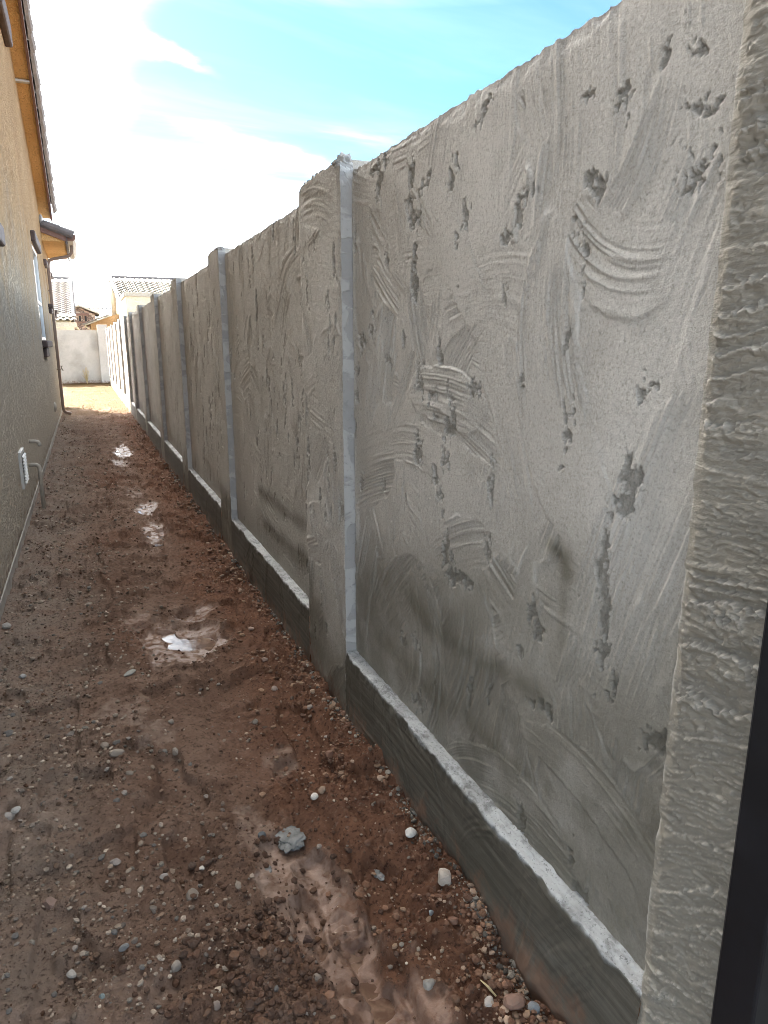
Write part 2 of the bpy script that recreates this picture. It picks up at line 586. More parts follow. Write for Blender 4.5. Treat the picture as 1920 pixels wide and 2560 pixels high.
def mat_stonework():
    m = M('rubble_stone_cladding')
    v = m.mapping((1, 1, 1.9))
    br = m.n.new('ShaderNodeTexVoronoi')
    br.inputs['Scale'].default_value = 3.6
    m.l.new(v, br.inputs['Vector'])
    f = m.n.new('ShaderNodeSeparateColor')
    m.l.new(br.outputs['Color'], f.inputs[0])
    c = m.mix(f.outputs[0], (0.17, 0.115, 0.09), (0.40, 0.29, 0.22))
    c = m.mix(m.math('MULTIPLY', m.ramp(f.outputs[1], 0.65, 0.9), 0.7), c, (0.46, 0.38, 0.31))
    e = m.voronoi(3.6, 'DISTANCE_TO_EDGE', v)
    c = m.mix(m.ramp(e, 0.07, 0.02), c, (0.10, 0.08, 0.07))
    nr = m.bump(m.ramp(e, 0.0, 0.12), 0.9, 0.04)
    return m.done(c, 0.9, nr)


def mat_glass():
    m = M('window_glass')
    m.done((0.055, 0.065, 0.07), 0.03, m.bump(m.noise(2.5, 2, 0.5), 0.03, 0.01), spec=1.0)
    return m.m


CEM = mat_cement()
CEM_PALE = mat_cement('pale_dried_cement_plaster', 0.12)
SCR = mat_scratch()
BASE = mat_base()
SIDE = mat_post_side()
STUC = mat_stucco('tan_house_stucco', (0.46, 0.30, 0.15), (0.55, 0.375, 0.20), bounce_fade=(0.54, 0.485, 0.395))
SOFF = mat_stucco('ochre_soffit_stucco', (0.58, 0.36, 0.15), (0.68, 0.44, 0.20), worm=20, strength=0.8, dist=0.01)
CREAM = mat_stucco('cream_stucco', (0.60, 0.54, 0.40), (0.68, 0.62, 0.48), worm=20, strength=0.3)
TANS = mat_stucco('sand_stucco', (0.46, 0.30, 0.17), (0.54, 0.37, 0.22), worm=20, strength=0.3)
GREYS = mat_stucco('grey_stucco', (0.40, 0.38, 0.32), (0.48, 0.45, 0.39), worm=20, strength=0.3)
FOUND = mat_plain('bare_foundation_concrete', (0.33, 0.30, 0.26), 0.85, 0.18, 5, 0.4, 60, 0.004)
GROUND = mat_ground()
ROCK = mat_vcol('pebble_rock')
CLOD = mat_vcol('crumbled_soil', 0.95, 0.6)
WATER = mat_water()
BROWN = mat_plain('brown_painted_wood', (0.155, 0.085, 0.065), 0.6, 0.15, 8, 0.2, 50)
DOWN = mat_plain('brown_painted_metal', (0.185, 0.125, 0.09), 0.4, 0.10, 3, 0.05, 30)
TRIM = mat_plain('dark_brown_foam_trim', (0.075, 0.052, 0.046), 0.75, 0.2, 14, 0.5, 60, 0.004)
TILE = mat_plain('grey_brown_concrete_tile', (0.215, 0.205, 0.20), 0.75, 0.22, 7, 0.35, 60, 0.003)
TILE_DK = mat_plain('charcoal_concrete_tile', (0.115, 0.105, 0.105), 0.7, 0.2, 6, 0.35, 60, 0.003)
TILE_LT = mat_plain('pale_concrete_tile', (0.225, 0.198, 0.165), 0.8, 0.22, 2.0, 0.3, 40, 0.004)
GUTTER = mat_plain('grey_gutter_metal', (0.42, 0.42, 0.40), 0.45, 0.08, 4)
WHITE = mat_plain('white_vinyl', (0.78, 0.78, 0.76), 0.4, 0.05, 6)
VENTM = mat_plain('white_vent_plastic', (0.50, 0.49, 0.46), 0.5, 0.06, 12)
DARK = mat_plain('dark_void', (0.02, 0.02, 0.02), 0.8, 0.2, 6)
PIPE = mat_plain('painted_drain_pipe', (0.37, 0.335, 0.28), 0.6, 0.1, 20, 0.15, 90, 0.001)
BLACK = mat_plain('black_powder_coat', (0.008, 0.008, 0.010), 0.42, 0.3, 14, 0.12, 200, 0.0006)
STONEW = mat_stonework()
GLASS = mat_glass()
STRAW = mat_plain('dry_straw', (0.42, 0.33, 0.18), 0.8, 0.2, 40)
GREYM = mat_plain('wet_grey_mortar', (0.155, 0.155, 0.148), 0.8, 0.35, 30, 0.6, 120, 0.004)
FAROBJ = mat_plain('brown_metal_tap', (0.10, 0.085, 0.06), 0.5, 0.2, 20)


# ------------------------------------------------------------------ plaster relief
def trowel(Y, Z, n, seed, ridge=0.0011, size=1.0, patches=True):
    """relief left by overlapping trowel swipes; returns height and lip mask"""
    rg = np.random.default_rng(seed)
    y0, y1, z0, z1 = Y.min(), Y.max(), Z.min(), Z.max()
    h = 0.0012 * fbm(Y, Z, 2.5, 4, seed)
    lip = np.zeros_like(h)
    wob = 0.014 * fbm(Y, Z, 9, 3, seed + 2) + 0.006 * fbm(Y, Z, 40, 3, seed + 3)
    for k in range(n):
        cy, cz = rg.uniform(y0, y1), rg.uniform(z0, z1)
        a = rg.normal(pi / 2, 0.55) if rg.random() < 0.5 else rg.uniform(0, pi)
        L, Wd = rg.uniform(0.30, 0.85) * size, rg.uniform(0.14, 0.32) * size
        kap = rg.normal(0, 1.6)
        dy, dz = Y - cy, Z - cz
        s = dy * cos(a) + dz * sin(a)
        t_r = -dy * sin(a) + dz * cos(a) - 0.5 * kap * s * s + 0.12 * wob
        t = t_r + 0.88 * wob
        s_r = s
        s = s + 1.5 * wob
        ins = (np.abs(t) < Wd / 2 + 0.02) & (np.abs(s) < L / 2 + 0.02)
        if not ins.any():
            continue
        rad = (np.abs(t) / (Wd / 2)) ** 2.6 + (np.abs(s) / (L / 2)) ** 2.6
        rad = rad ** (1 / 2.6)
        m = sstep(1.0, 0.93, rad) * (sstep(-L / 2, -L * 0.15, s) * 0.7 + 0.3)
        f1, ph = rg.uniform(75, 150), rg.uniform(0, 50)
        am = ridge * rg.choice([0.45, 0.7, 0.9, 1.0, 1.15])
        fade = 0.35 + 0.65 * sstep(-L / 2, L / 2, s)
        n1_ = vnoise(t_r * f1 + ph, s_r * 2.6, seed + k)
        n2_ = vnoise(t_r * f1 * 1.9, s_r * 5 + ph, seed + k + 3)
        r = (1 - np.abs(n1_)) ** 4 * 1.5 + 0.45 * n2_ - 0.5
        r = r * (0.25 + 1.1 * sstep(-0.25, 0.35, vnoise(t_r * 16 + ph, s_r * 4, seed + k + 7)))
        b = rg.normal(0, 0.0009) + rg.normal(0, 0.006) * t + am * r * fade
        h = np.where(ins, h * (1 - m) + b * m, h)
        lip = np.where(ins, lip * (1 - m) + m * np.clip(am / 0.0034 * fade * (r - 0.25), 0, 1) * 0.45, lip)
        ed = np.exp(-((rad - 1.0) * (Wd / 2) / 0.004) ** 2) * sstep(-0.1, 0.35, s / L + 0.5 * t / Wd * rg.choice([-1, 1]))
        ed = ed * sstep(-0.15, 0.45, fbm(Y, Z, 14, 2, seed + k)) * ins
        if rg.random() < 0.55:
            h = h + ed * rg.uniform(0.0008, 0.0022)
            lip = np.maximum(lip, ed)
    return h, lip


def pits(Y, Z, spots, seed, depth=0.0055, rag=0.55):
    """chipped holes: spots are (y, z, half width, half height, tilt)"""
    m = np.zeros_like(Y)
    wy = 0.007 * fbm(Y, Z, 60, 3, seed + 1, 0.65) + 0.003 * fbm(Y, Z, 130, 2, seed + 2)
    wz = 0.022 * fbm(Y, Z, 50, 3, seed + 5, 0.65) + 0.004 * fbm(Y, Z, 130, 2, seed + 6)
    nz = fbm(Y, Z * 0.45, 95, 3, seed, 0.65)
    nz2 = fbm(Y, Z * 0.6, 16, 2, seed + 4)
    for (y, z, a, b, r) in spots:
        sel = (np.abs(Y - y) < (a + b) * 1.9 + 0.02) & (np.abs(Z - z) < (a + b) * 1.9 + 0.02)
        if not sel.any():
            continue
        dy, dz = Y[sel] - y + wy[sel], Z[sel] - z + wz[sel]
        u = dy * cos(r) + dz * sin(r)
        v = -dy * sin(r) + dz * cos(r)
        d = 1 - np.sqrt((u / a) ** 2 + np.abs(v / b) ** 1.6)
        d = d + rag * 1.9 * nz[sel] + 0.7 * nz2[sel]
        m[sel] = np.maximum(m[sel], sstep(0.10, 0.19, d))
    g = 0.0016 * fbm(Y, Z, 110, 3, seed + 8)
    var = 0.55 + 0.9 * (0.5 + 0.5 * fbm(Y, Z, 26, 3, seed + 9))
    rim = np.maximum(0, m * (1 - m) * 4) * sstep(0.0, 0.4, fbm(Y, Z, 60, 2, seed + 11))
    return m, m * (-depth * var + 1.6 * g) + 0.0018 * rim


XF, XP = 0.797, 0.840            # pilaster and base face, panel face
Z_LEDGE, Z_PAN, Z_PIL = 0.270, 1.917, 1.952
THICK = 0.15
POSTS = [(0.300, 0.744), (2.268, 2.735), (4.481, 4.860), (6.583, 6.973), (8.680, 9.100), (11.07, 11.47), (13.38, 13.79),
         (15.08, 15.50), (17.43, 17.84), (19.56, 19.98), (21.95, 22.37), (24.29, 24.71), (26.6, 27.0)]


def wall_slab(name, ys, zs, H, attrs, x, mat, parent, top_fn=None, back=None, side_mats=None):
    """front relief grid facing -x closed by a top, two sides and a back"""
    n, m = len(ys), len(zs)
    Y, Z = np.meshgrid(ys, zs, indexing='ij')
    if top_fn is not None:                              # ragged top edge: the last rows follow top_fn(y)
        t = sstep(zs[-1] - 0.05, zs[-1], Z)
        Z = Z + t * top_fn(Y)
    front = np.stack([x - H, Y, Z], -1).reshape(-1, 3)
    bx = x + (back or THICK)
    F = [grid_faces(n, m, flip=True)]
    V = [front]
    off = len(front)
    A = {k: [a.ravel()] for k, a in attrs.items()}

    def strip(idx):
        nonlocal off
        a = front[idx]
        b = a.copy()
        b[:, 0] = bx
        mid = a.copy()
        mid[:, 0] = a[:, 0] + 0.012
        mid[:, 2] += 0.002
        k = len(idx)
        V.append(np.concatenate([a, b]))
        i = np.arange(k - 1) + off
        F.append(np.stack([i, i + 1, i + 1 + k, i + k], -1))
        for q in A:
            A[q].append(np.zeros(2 * k))
        off += 2 * k
    strip(np.arange(n) * m + m - 1)                     # top
    strip((n - 1) * m + np.arange(m)[::-1])             # far side
    strip(np.arange(m))                                 # near side
    q = np.array([(bx, ys[0], zs[0]), (bx, ys[-1], zs[0]), (bx, ys[-1], zs[-1]), (bx, ys[0], zs[-1])])
    V.append(q)
    F.append(np.array([[off, off + 1, off + 2, off + 3]]))
    for k in A:
        A[k].append(np.zeros(4))
    return mesh_np(name, np.concatenate(V), np.concatenate(F), mat, parent, {k: np.concatenate(v) for k, v in A.items()})


def ragged(seed, amp=0.012, lo=0.0):
    def f(Y):
        return 0.4 * amp * fbm(Y, Y * 0 + 3.3, 5, 3, seed) + 0.45 * amp * fbm(Y, Y * 0 + 1.3, 40, 4, seed + 2, 0.65) + 0.5 * amp * np.maximum(0, vnoise(Y * 60, Y * 0 + 1.7, seed)) + lo
    return f


# ------------------------------------------------------------------ the photographed chips, in wall coordinates
CP, CY_, FOC = 0.2341, 0.3977, 1746.272
_f = np.array([sin(CY_) * cos(CP), cos(CY_) * cos(CP), -sin(CP)])
_r = np.array([cos(CY_), -sin(CY_), 0.0])
_u = np.cross(_r, _f)


def survey(px, py, axis, val):
    """point of a plane seen at a pixel of the 1920 x 2560 photograph (used to take measurements)"""
    d = _f + _r * (px - 960) / FOC - _u * (py - 1280) / FOC
    o = np.array([0, 0, CAM_Z])
    return o + (val - o[axis]) / d[axis] * d


def spot_list(rows, ox, oy, sc, x=XP):
    out = []
    for (X, Y, hw, hh, *tl) in rows:
        cx_, cy_ = ox + X / sc, oy + Y / sc
        p = survey(cx_, cy_, 0, x)
        pa = survey(cx_ + hw / sc, cy_, 0, x)
        pb = survey(cx_, cy_ + hh / sc, 0, x)
        a = abs(pa[1] - p[1]) + 0.0035
        b = abs(pb[2] - p[2]) + 0.0035
        out.append((p[1], p[2], a, b, tl[0] if tl else RNG.normal(0, 0.12)))
    return out


CHIPS = spot_list([
    (580, 130, 18, 80), (620, 120, 38, 32), (950, 100, 34, 100), (890, 270, 13, 70, -0.4), (1320, 100, 34, 100), (1240, 270, 34, 34),
    (605, 300, 12, 44), (600, 420, 8, 52), (595, 620, 22, 80), (405, 420, 10, 16), (300, 900, 22, 100), (235, 970, 17, 52),
    (520, 950, 8, 80, -0.2), (420, 1120, 32, 44), (770, 1080, 15, 130, -0.2), (640, 1290, 36, 95), (730, 1340, 55, 42), (850, 1360, 40, 50),
    (870, 1480, 13, 115), (830, 1560, 13, 52), (740, 1500, 17, 26), (1015, 1290, 30, 34), (1050, 1310, 26, 15), (1330, 1240, 17, 16),
    (1340, 1305, 10, 17), (1240, 590, 9, 22), (1215, 710, 6, 44), (200, 1180, 12, 22), (620, 1630, 9, 16), (630, 1760, 26, 52),
    (800, 1800, 30, 70), (740, 1930, 22, 52), (780, 2040, 22, 60), (800, 2170, 17, 34), (1140, 1850, 15, 62), (1125, 2010, 13, 70),
    (390, 1960, 13, 52), (235, 1950, 12, 52), (530, 2070, 10, 52), (190, 290, 8, 80), (200, 1340, 10, 35), (190, 1560, 8, 70),
    (1650, 1470, 17, 70), (1640, 1680, 12, 52)], 820, 500, 2.765)
CHIPS += spot_list([
    (1440, 115, 8, 11), (1500, 243, 34, 9, 0.5), (1545, 236, 34, 8, 0.6), (1530, 250, 20, 6), (1278, 208, 22, 6), (1322, 215, 3, 4), (1338, 212, 4, 5),
    (1352, 206, 4, 7), (1365, 203, 4, 4), (1330, 222, 3, 3), (1128, 425, 10, 16), (1118, 460, 9, 24), (1122, 485, 9, 10), (1148, 408, 17, 6),
    (1290, 405, 26, 19), (1272, 392, 8, 10), (1246, 468, 5, 10), (1252, 505, 10, 34), (1262, 560, 6, 36), (1260, 620, 4, 28), (1500, 385, 38, 13, 0.3),
    (1480, 405, 22, 9, 0.3), (1490, 320, 28, 6, 0.4), (1540, 330, 22, 7, 0.3), (1520, 350, 18, 5), (1545, 300, 14, 6), (1505, 100, 20, 4, 0.6),
    (1226, 740, 4, 16), (1236, 895, 11, 28), (1228, 935, 9, 26), (1391, 800, 7, 13), (1385, 850, 9, 8), (1415, 840, 9, 4), (1362, 1045, 13, 32),
    (1352, 1090, 12, 14), (1372, 1030, 7, 20), (1304, 1190, 6, 50), (1300, 1260, 9, 50), (1304, 1330, 10, 70), (1296, 1400, 10, 34), (1318, 1490, 7, 44, 0.25),
    (1300, 1450, 5, 12), (1150, 1320, 7, 32), (1158, 1350, 11, 22), (1410, 1600, 26, 12, -0.55), (1432, 1622, 10, 20), (963, 1185, 6, 26), (972, 1215, 6, 24),
    (985, 1245, 22, 12), (1002, 1252, 14, 14), (1056, 1198, 8, 20), (1128, 1415, 11, 16), (900, 1388, 7, 18), (908, 1520, 17, 16), (1148, 1520, 12, 14),
    (1170, 1530, 14, 14, -0.5), (870, 1380, 5, 10), (940, 1480, 3, 30), (1016, 1500, 3, 36), (1060, 1480, 2, 30), (1125, 1760, 6, 30), (1232, 1850, 8, 20),
    (1245, 1920, 10, 22), (1260, 1940, 6, 12), (1240, 1800, 5, 10), (895, 360, 6, 26, 0.4), (915, 405, 18, 8, -0.6), (985, 355, 6, 22, -0.4),
    (975, 400, 6, 22), (1050, 232, 22, 7, -0.5), (830, 340, 6, 14), (820, 390, 5, 40), (812, 360, 10, 10), (895, 470, 12, 22), (990, 620, 4, 5),
    (840, 780, 8, 16), (1215, 1010, 3, 3), (1330, 1085, 5, 5)], 0, 0, 0.8641)


def rand_chips(y0, y1, z0, z1, n, seed, sc=1.0):
    rg = np.random.default_rng(seed)
    out = []
    for k in range(n):
        y, z = rg.uniform(y0 + 0.02, y1 - 0.02), rg.uniform(z0 + 0.05, z1 - 0.03)
        b = rg.uniform(0.008, 0.05) * sc
        out.append((y, z, b * rg.uniform(0.14, 0.5), b, rg.normal(0, 0.16)))
        if rg.random() < 0.5:                           # chips cluster in vertical runs
            for j in range(rg.integers(1, 4)):
                b2 = b * rg.uniform(0.3, 0.9)
                out.append((y + rg.normal(0, 0.012), z - b * (1.2 + j), b2 * rg.uniform(0.2, 0.5), b2, rg.normal(0, 0.2)))
    return out


def damp_lines(Y, Z, lines, seed):
    d = np.zeros_like(Y)
    wob = 0.02 * fbm(Y, Z, 6, 3, seed)
    for pts, w, s in lines:
        for (a, b) in zip(pts, pts[1:]):
            a, b = np.array(a), np.array(b)
            ab = b - a
            t = np.clip(((Y - a[0]) * ab[0] + (Z - a[1]) * ab[1]) / (ab @ ab + 1e-9), 0, 1)
            dist = np.hypot(Y - a[0] - t * ab[0], Z - a[1] - t * ab[1]) + wob
            d = np.maximum(d, s * np.exp(-(dist / w) ** 2))
    return d


def wp(*pts):                                           # pixel path on the panel face -> wall coordinates
    return [tuple(survey(px * 1.1573, py * 1.1573, 0, XP)[1:]) for px, py in pts]


# ================================================================== GROUND
def build_ground():
    xf = np.arange(-0.55, 0.93, 0.0048)
    xs = np.concatenate([[-400, -150, -60, -25, -12, -6, -3, -1.6, -1.0, -0.75, -0.62], xf, [0.98, 1.1, 1.5, 2.5, 5, 10, 20, 50, 150, 400]])
    yn = 0.85 * np.exp(np.arange(0, np.log(30 / 0.85), 0.0044))
    ysx = np.concatenate([[-400, -150, -50, -20, -8, -4, -2, -1, -0.4, 0.0, 0.4, 0.7, 0.8], yn, [31, 33, 36, 40, 48, 60, 90, 150, 300, 700]])
    X, Y = np.meshgrid(xs, ysx, indexing='ij')
    ins = ((X > -0.6) & (X < 0.95) & (Y > 0.8) & (Y < 31)).astype(float)
    far = sstep(16, 20, Y)
    # attributes
    e = fbm(X, Y, 1.7, 4, 21) * 0.22
    grey = sstep(0.12, -0.42, X + e) * (1 - 0.6 * far)
    red = sstep(0.30, 0.62, X + e * 0.7) * (1 - far)
    red = np.maximum(red, 0.75 * sstep(0.15, 0.5, fbm(X, Y, 1.1, 3, 33)) * sstep(-0.3, 0.1, X))
    dry = sstep(15.2, 17.6, Y + 1.6 * fbm(X, Y, 0.9, 3, 40))
    h = 0.016 * fbm(X, Y, 1.4, 3, 1)
    # tyre and foot-worn track along the alley with raised mud rims
    tx = 0.42 + 0.05 * np.sin(Y * 0.9 + 0.5) + 0.05 * fbm(Y, Y * 0, 0.8, 2, 5) - 0.012 * Y
    dt = X - tx
    tr = np.exp(-(dt / 0.13) ** 2) * (1 - far)
    h -= 0.022 * tr
    h += 0.016 * np.exp(-((dt - 0.16) / 0.045) ** 2) * (1 - far) * (0.6 + 0.8 * fbm(X, Y, 4, 2, 8))
    h += 0.012 * np.exp(-((dt + 0.17) / 0.05) ** 2) * (1 - far) * (0.6 + 0.8 * fbm(X, Y, 4, 2, 9))
    # two narrow ruts beside the wet track near the viewer
    for off_, wd, dp in ((0.115, 0.012, 0.016), (0.20, 0.010, 0.012), (0.02, 0.015, 0.008)):
        rx = tx + off_ + 0.012 * fbm(Y, Y * 0 + off_ * 50, 5, 3, 12)
        k = np.exp(-((X - rx) / wd) ** 2) * sstep(2.3, 1.7, Y)
        h -= 1.7 * dp * k * (0.5 + 0.5 * fbm(X, Y, 6, 2, 14))
    h += 0.05 * sstep(0.62, 0.82, X) * (1 - 0.6 * far) * (0.6 + 0.5 * fbm(X, Y, 3, 3, 16))     # loose soil banked against the wall
    h -= 0.012 * sstep(-0.40, -0.50, X) * (1 - far)
    # trodden dents and two older wheel lines
    for xo, am in ((-0.12, 0.010), (-0.30, 0.007)):
        h -= am * np.exp(-((X - xo - 0.04 * fbm(Y, Y * 0 + xo * 9, 1.5, 3, 17)) / 0.055) ** 2) * (1 - far)
    dent = fbm(X * 1.6, Y, 5.5, 2, 18)
    h -= 0.026 * sstep(0.16, 0.38, dent) * (1 - far)
    # mud patches
    wet = np.zeros_like(X)
    silt = np.zeros_like(X)
    wob = fbm(X, Y, 7, 4, 50)
    wob2 = fbm(X, Y, 22, 3, 52)
    pat = [  # x, y, half-x, half-y, wet, silt, dip
        (0.31, 3.30, 0.20, 0.26, 1.0, 0.75, 0.020), (0.42, 3.62, 0.10, 0.12, 0.8, 0.3, 0.012), (0.12, 3.62, 0.08, 0.10, 0.5, 0.5, 0.0),
        (0.462, 1.28, 0.062, 0.30, 1.0, 0.55, 0.022), (0.40, 1.56, 0.075, 0.16, 0.7, 1.0, 0.006), (0.52, 1.06, 0.10, 0.16, 0.9, 0.6, 0.012),
        (0.34, 1.80, 0.05, 0.12, 0.35, 0.8, 0.0), (0.50, 2.15, 0.05, 0.08, 0.3, 0.7, 0.0),
        (0.38, 5.55, 0.10, 0.36, 0.9, 0.5, 0.016), (0.385, 6.30, 0.10, 0.32, 1.0, 0.5, 0.018), (0.32, 7.1, 0.08, 0.3, 0.6, 0.3, 0.008),
        (0.37, 10.1, 0.13, 0.75, 1.0, 0.35, 0.018), (0.30, 9.2, 0.12, 0.5, 0.8, 0.2, 0.012), (0.02, 2.62, 0.10, 0.12, 0.25, 0.8, 0.0), (0.13, 2.45, 0.08, 0.08, 0.2, 0.8, 0.0),
        (-0.28, 2.1, 0.10, 0.16, 0.0, 0.5, 0.0), (-0.06, 1.32, 0.10, 0.14, 0.0, 0.45, 0.0), (-0.22, 1.32, 0.07, 0.13, 0.0, 0.6, 0.0)]
    calm = np.zeros_like(X)
    for (px, py, ax, ay, w, s, dip) in pat:
        d = 1.15 - np.sqrt(((X - px) / ax) ** 2 + ((Y - py) / ay) ** 2) + 0.55 * wob + 0.25 * wob2
        k = sstep(0.0, 0.35, d)
        wet = np.maximum(wet, w * k)
        silt = np.maximum(silt, s * sstep(-0.15, 0.3, d + 0.2 * wob2) * (0.6 + 0.4 * sstep(-0.2, 0.4, wob2)))
        h -= dip * k
        if dip:
            h += 0.006 * np.exp(-(d / 0.12) ** 2)
        calm = np.maximum(calm, w * k)
    wet = np.maximum(wet, 0.35 * tr * sstep(-0.1, 0.3, wob) * sstep(14, 9, Y))
    # boot print in the wet mud: heel and sole with cleat bars
    bx, by = X - 0.468, Y - 1.30
    sole = sstep(1.1, 0.85, np.sqrt((bx / 0.042) ** 2 + ((by - 0.055) / 0.075) ** 2))
    heel = sstep(1.1, 0.85, np.sqrt((bx / 0.033) ** 2 + ((by + 0.095) / 0.038) ** 2))
    pr = np.maximum(sole, heel)
    h -= 0.007 * pr
    h += 0.005 * pr * (np.sin(by * 300 + bx * 60) > 0.25)
    h += 0.007 * np.exp(-((np.sqrt((bx / 0.05) ** 2 + (by / 0.145) ** 2) - 1.0) / 0.14) ** 2) * sstep(-0.12, 0.1, by)
    # clods and grains
    cl = fbm(X, Y, 26, 4, 60, 0.62)
    rough = 0.016 * cl + 0.010 * np.abs(fbm(X, Y, 60, 3, 63, 0.6)) + 0.0025 * fbm(X, Y, 150, 2, 66)
    lump = np.maximum(0, fbm(X, Y, 12, 3, 70) - 0.12) * 0.045
    loose = 0.5 + 0.5 * sstep(-0.1, 0.35, fbm(X, Y, 2.2, 3, 75)) + 0.5 * sstep(0.55, 0.75, X)
    h += (rough * loose + lump * loose * (X > -0.3)) * (1 - 0.5 * calm) * (1 - 0.35 * far)
    h += far * 0.03 * fbm(X, Y, 2.6, 4, 80)
    h *= ins
    V = np.stack([X, Y, h], -1).reshape(-1, 3)
    g = mesh_np('ground', V, grid_faces(len(xs), len(ysx)), GROUND, None,
                dict(grey=grey, red=red, wet=wet, silt=silt, dry=dry * (ins > 0) + (ins == 0) * 0.85))
    tag(g, 'rutted red-brown dirt floor of the side yard, sandy and sunlit at the far end', kind='structure')
    fi = (xs >= -0.55) & (xs < 0.93)
    fy = (ysx >= 0.84) & (ysx < 30.5)
    return xs[fi], ysx[fy], h[np.ix_(fi, fy)], wet[np.ix_(fi, fy)]


GX, GY, GH, GWET = build_ground()


def ground_z(x, y):
    i = np.clip(np.searchsorted(GX, x), 0, len(GX) - 1)
    j = np.clip(np.searchsorted(GY, y), 0, len(GY) - 1)
    return GH[i, j]


def ground_wet(x, y):
    i = np.clip(np.searchsorted(GX, x), 0, len(GX) - 1)
    j = np.clip(np.searchsorted(GY, y), 0, len(GY) - 1)
    return GWET[i, j]


def puddle(x, y, ax, ay, lift, label):
    sel_x = (GX > x - ax) & (GX < x + ax)
    sel_y = (GY > y - ay) & (GY < y + ay)
    lev = np.percentile(GH[np.ix_(sel_x, sel_y)], lift)
    n = 40
    V = [(x, y, lev)]
    for k in range(n):
        a = 2 * pi * k / n
        V.append((x + ax * cos(a), y + ay * sin(a), lev))
    bm = bmesh.new()
    vs = [bm.verts.new(v) for v in V]
    for k in range(n):
        bm.faces.new([vs[0], vs[1 + k], vs[1 + (k + 1) % n]])
    o = obj_bm('puddle', bm, WATER)
    tag(o, label, kind='structure')


puddle(0.31, 3.30, 0.20, 0.26, 18, 'pale shallow puddle halfway along the red track, in front of the second wall post')
puddle(0.467, 1.26, 0.06, 0.24, 20, 'brown puddle in a boot print at the bottom of the track')
puddle(0.385, 6.28, 0.07, 0.20, 12, 'small bright puddle in the middle of the alley')
puddle(0.37, 10.1, 0.09, 0.40, 12, 'farthest glinting puddle in the alley')
puddle(0.38, 5.52, 0.09, 0.34, 10, 'thin puddle just this side of the bright middle puddle')

# ================================================================== BLOCK WALL ALONG THE ALLEY (right)
wall = thing('perimeter_wall', 'long grey cement plastered wall with pilasters along the right of the alley', 'wall', (XP, 13.5, 0))


def part_at(o, root):                                   # parts are built in world coordinates, so undo the Empty's place
    o.parent = root
    o.matrix_parent_inverse = Matrix.Translation(root.location).inverted()
    return o


DAMP1 = [(wp((880, 1285), (940, 1365), (1000, 1405), (1070, 1440), (1160, 1500)), 0.030, 0.75),
         (wp((825, 1375), (880, 1430), (935, 1500), (1010, 1560), (1100, 1650), (1200, 1720)), 0.038, 0.85),
         (wp((1000, 1580), (1060, 1640), (1150, 1700), (1290, 1760), (1420, 1800)), 0.055, 0.6),
         (wp((1190, 1180), (1218, 1205), (1222, 1240)), 0.024, 0.9), (wp((1222, 1240), (1216, 1330), (1212, 1400)), 0.014, 0.45),
         (wp((1000, 1650), (1150, 1800), (1290, 1950), (1400, 2080)), 0.06, 0.55)]
DAMP2 = [(wp((560, 1060), (620, 1110), (668, 1140)), 0.035, 0.75), (wp((570, 1130), (620, 1180), (675, 1225)), 0.04, 0.8)]

for i in range(len(POSTS) - 1):
    y0, y1 = POSTS[i][1], POSTS[i + 1][0]
    if i == 0: dy, dz, ns = 0.0025, 0.0026, 250
    elif i == 1: dy, dz, ns = 0.0062, 0.0055, 90
    elif i == 2: dy, dz, ns = 0.010, 0.009, 60
    else: dy, dz, ns = 0.022, 0.018, 40
    ys = np.linspace(y0 - 0.004, y1 + 0.004, int((y1 - y0) / dy) + 2)
    zs = np.linspace(Z_LEDGE - 0.03, Z_PAN, int((Z_PAN - Z_LEDGE) / dz) + 2)
    Y, Z = np.meshgrid(ys, zs, indexing='ij')
    h, lip = trowel(Y, Z, ns, 100 + i, 0.0025 if i < 2 else 0.0022, 0.90 if i < 2 else 1.0)
    sp = CHIPS if i == 0 else rand_chips(y0, y1, Z_LEDGE, Z_PAN, 85 if i < 4 else 60, 300 + i, 1.0 if i < 2 else 1.2)
    if i == 0:
        sp = sp + rand_chips(y0 + .1, y1, 0.5, 1.85, 10, 299, 0.35)
    m, dp = pits(Y, Z, sp, 40 + i, 0.0058 if i == 0 else 0.009)
    # crumbled arris along the top edge
    tb = sstep(Z_PAN - 0.03 - 0.03 * np.maximum(0, fbm(Y, Y * 0, 9, 3, 70 + i)), Z_PAN + 0.01, Z + 0.02 * fbm(Y, Z, 30, 3, 77 + i))
    m = np.maximum(m, tb * 0.8)
    edge = np.minimum(Y - y0, y1 - Y)
    h = h * sstep(0, 0.02, edge) + dp + 0.003 * np.exp(-((edge - 0.014) / 0.007) ** 2) - 0.012 * sstep(0.009, 0.003, edge + 0.004 * fbm(Y, Z, 22, 3, 66 + i))
    h = h - tb * 0.006
    damp_shade = damp_lines(Y, Z, DAMP1 if i == 0 else DAMP2 if i == 1 else [], 90 + i)
    wt_ = 0.98 - 0.45 * (Y - y0) / (y1 - y0) if i == 0 else 0.26
    wick_shade = sstep(Z_LEDGE + wt_, Z_LEDGE + wt_ * (0.38 if i == 0 else 0.1), Z + 0.13 * fbm(Y, Z, 3, 3, 95 + i)) * (0.85 if i == 0 else 0.5)  # wicking damp; on the nearest panel shade is painted in with it
    damp_shade = np.clip(1 - (1 - damp_shade * 0.95) * (1 - wick_shade * 0.92), 0, 1)
    o = wall_slab('panel', ys, zs, h, dict(pit=m, lip=lip * (1 - m), damp_shade=damp_shade), XP, CEM, None, ragged(200 + i, 0.010))
    part_at(o, wall)

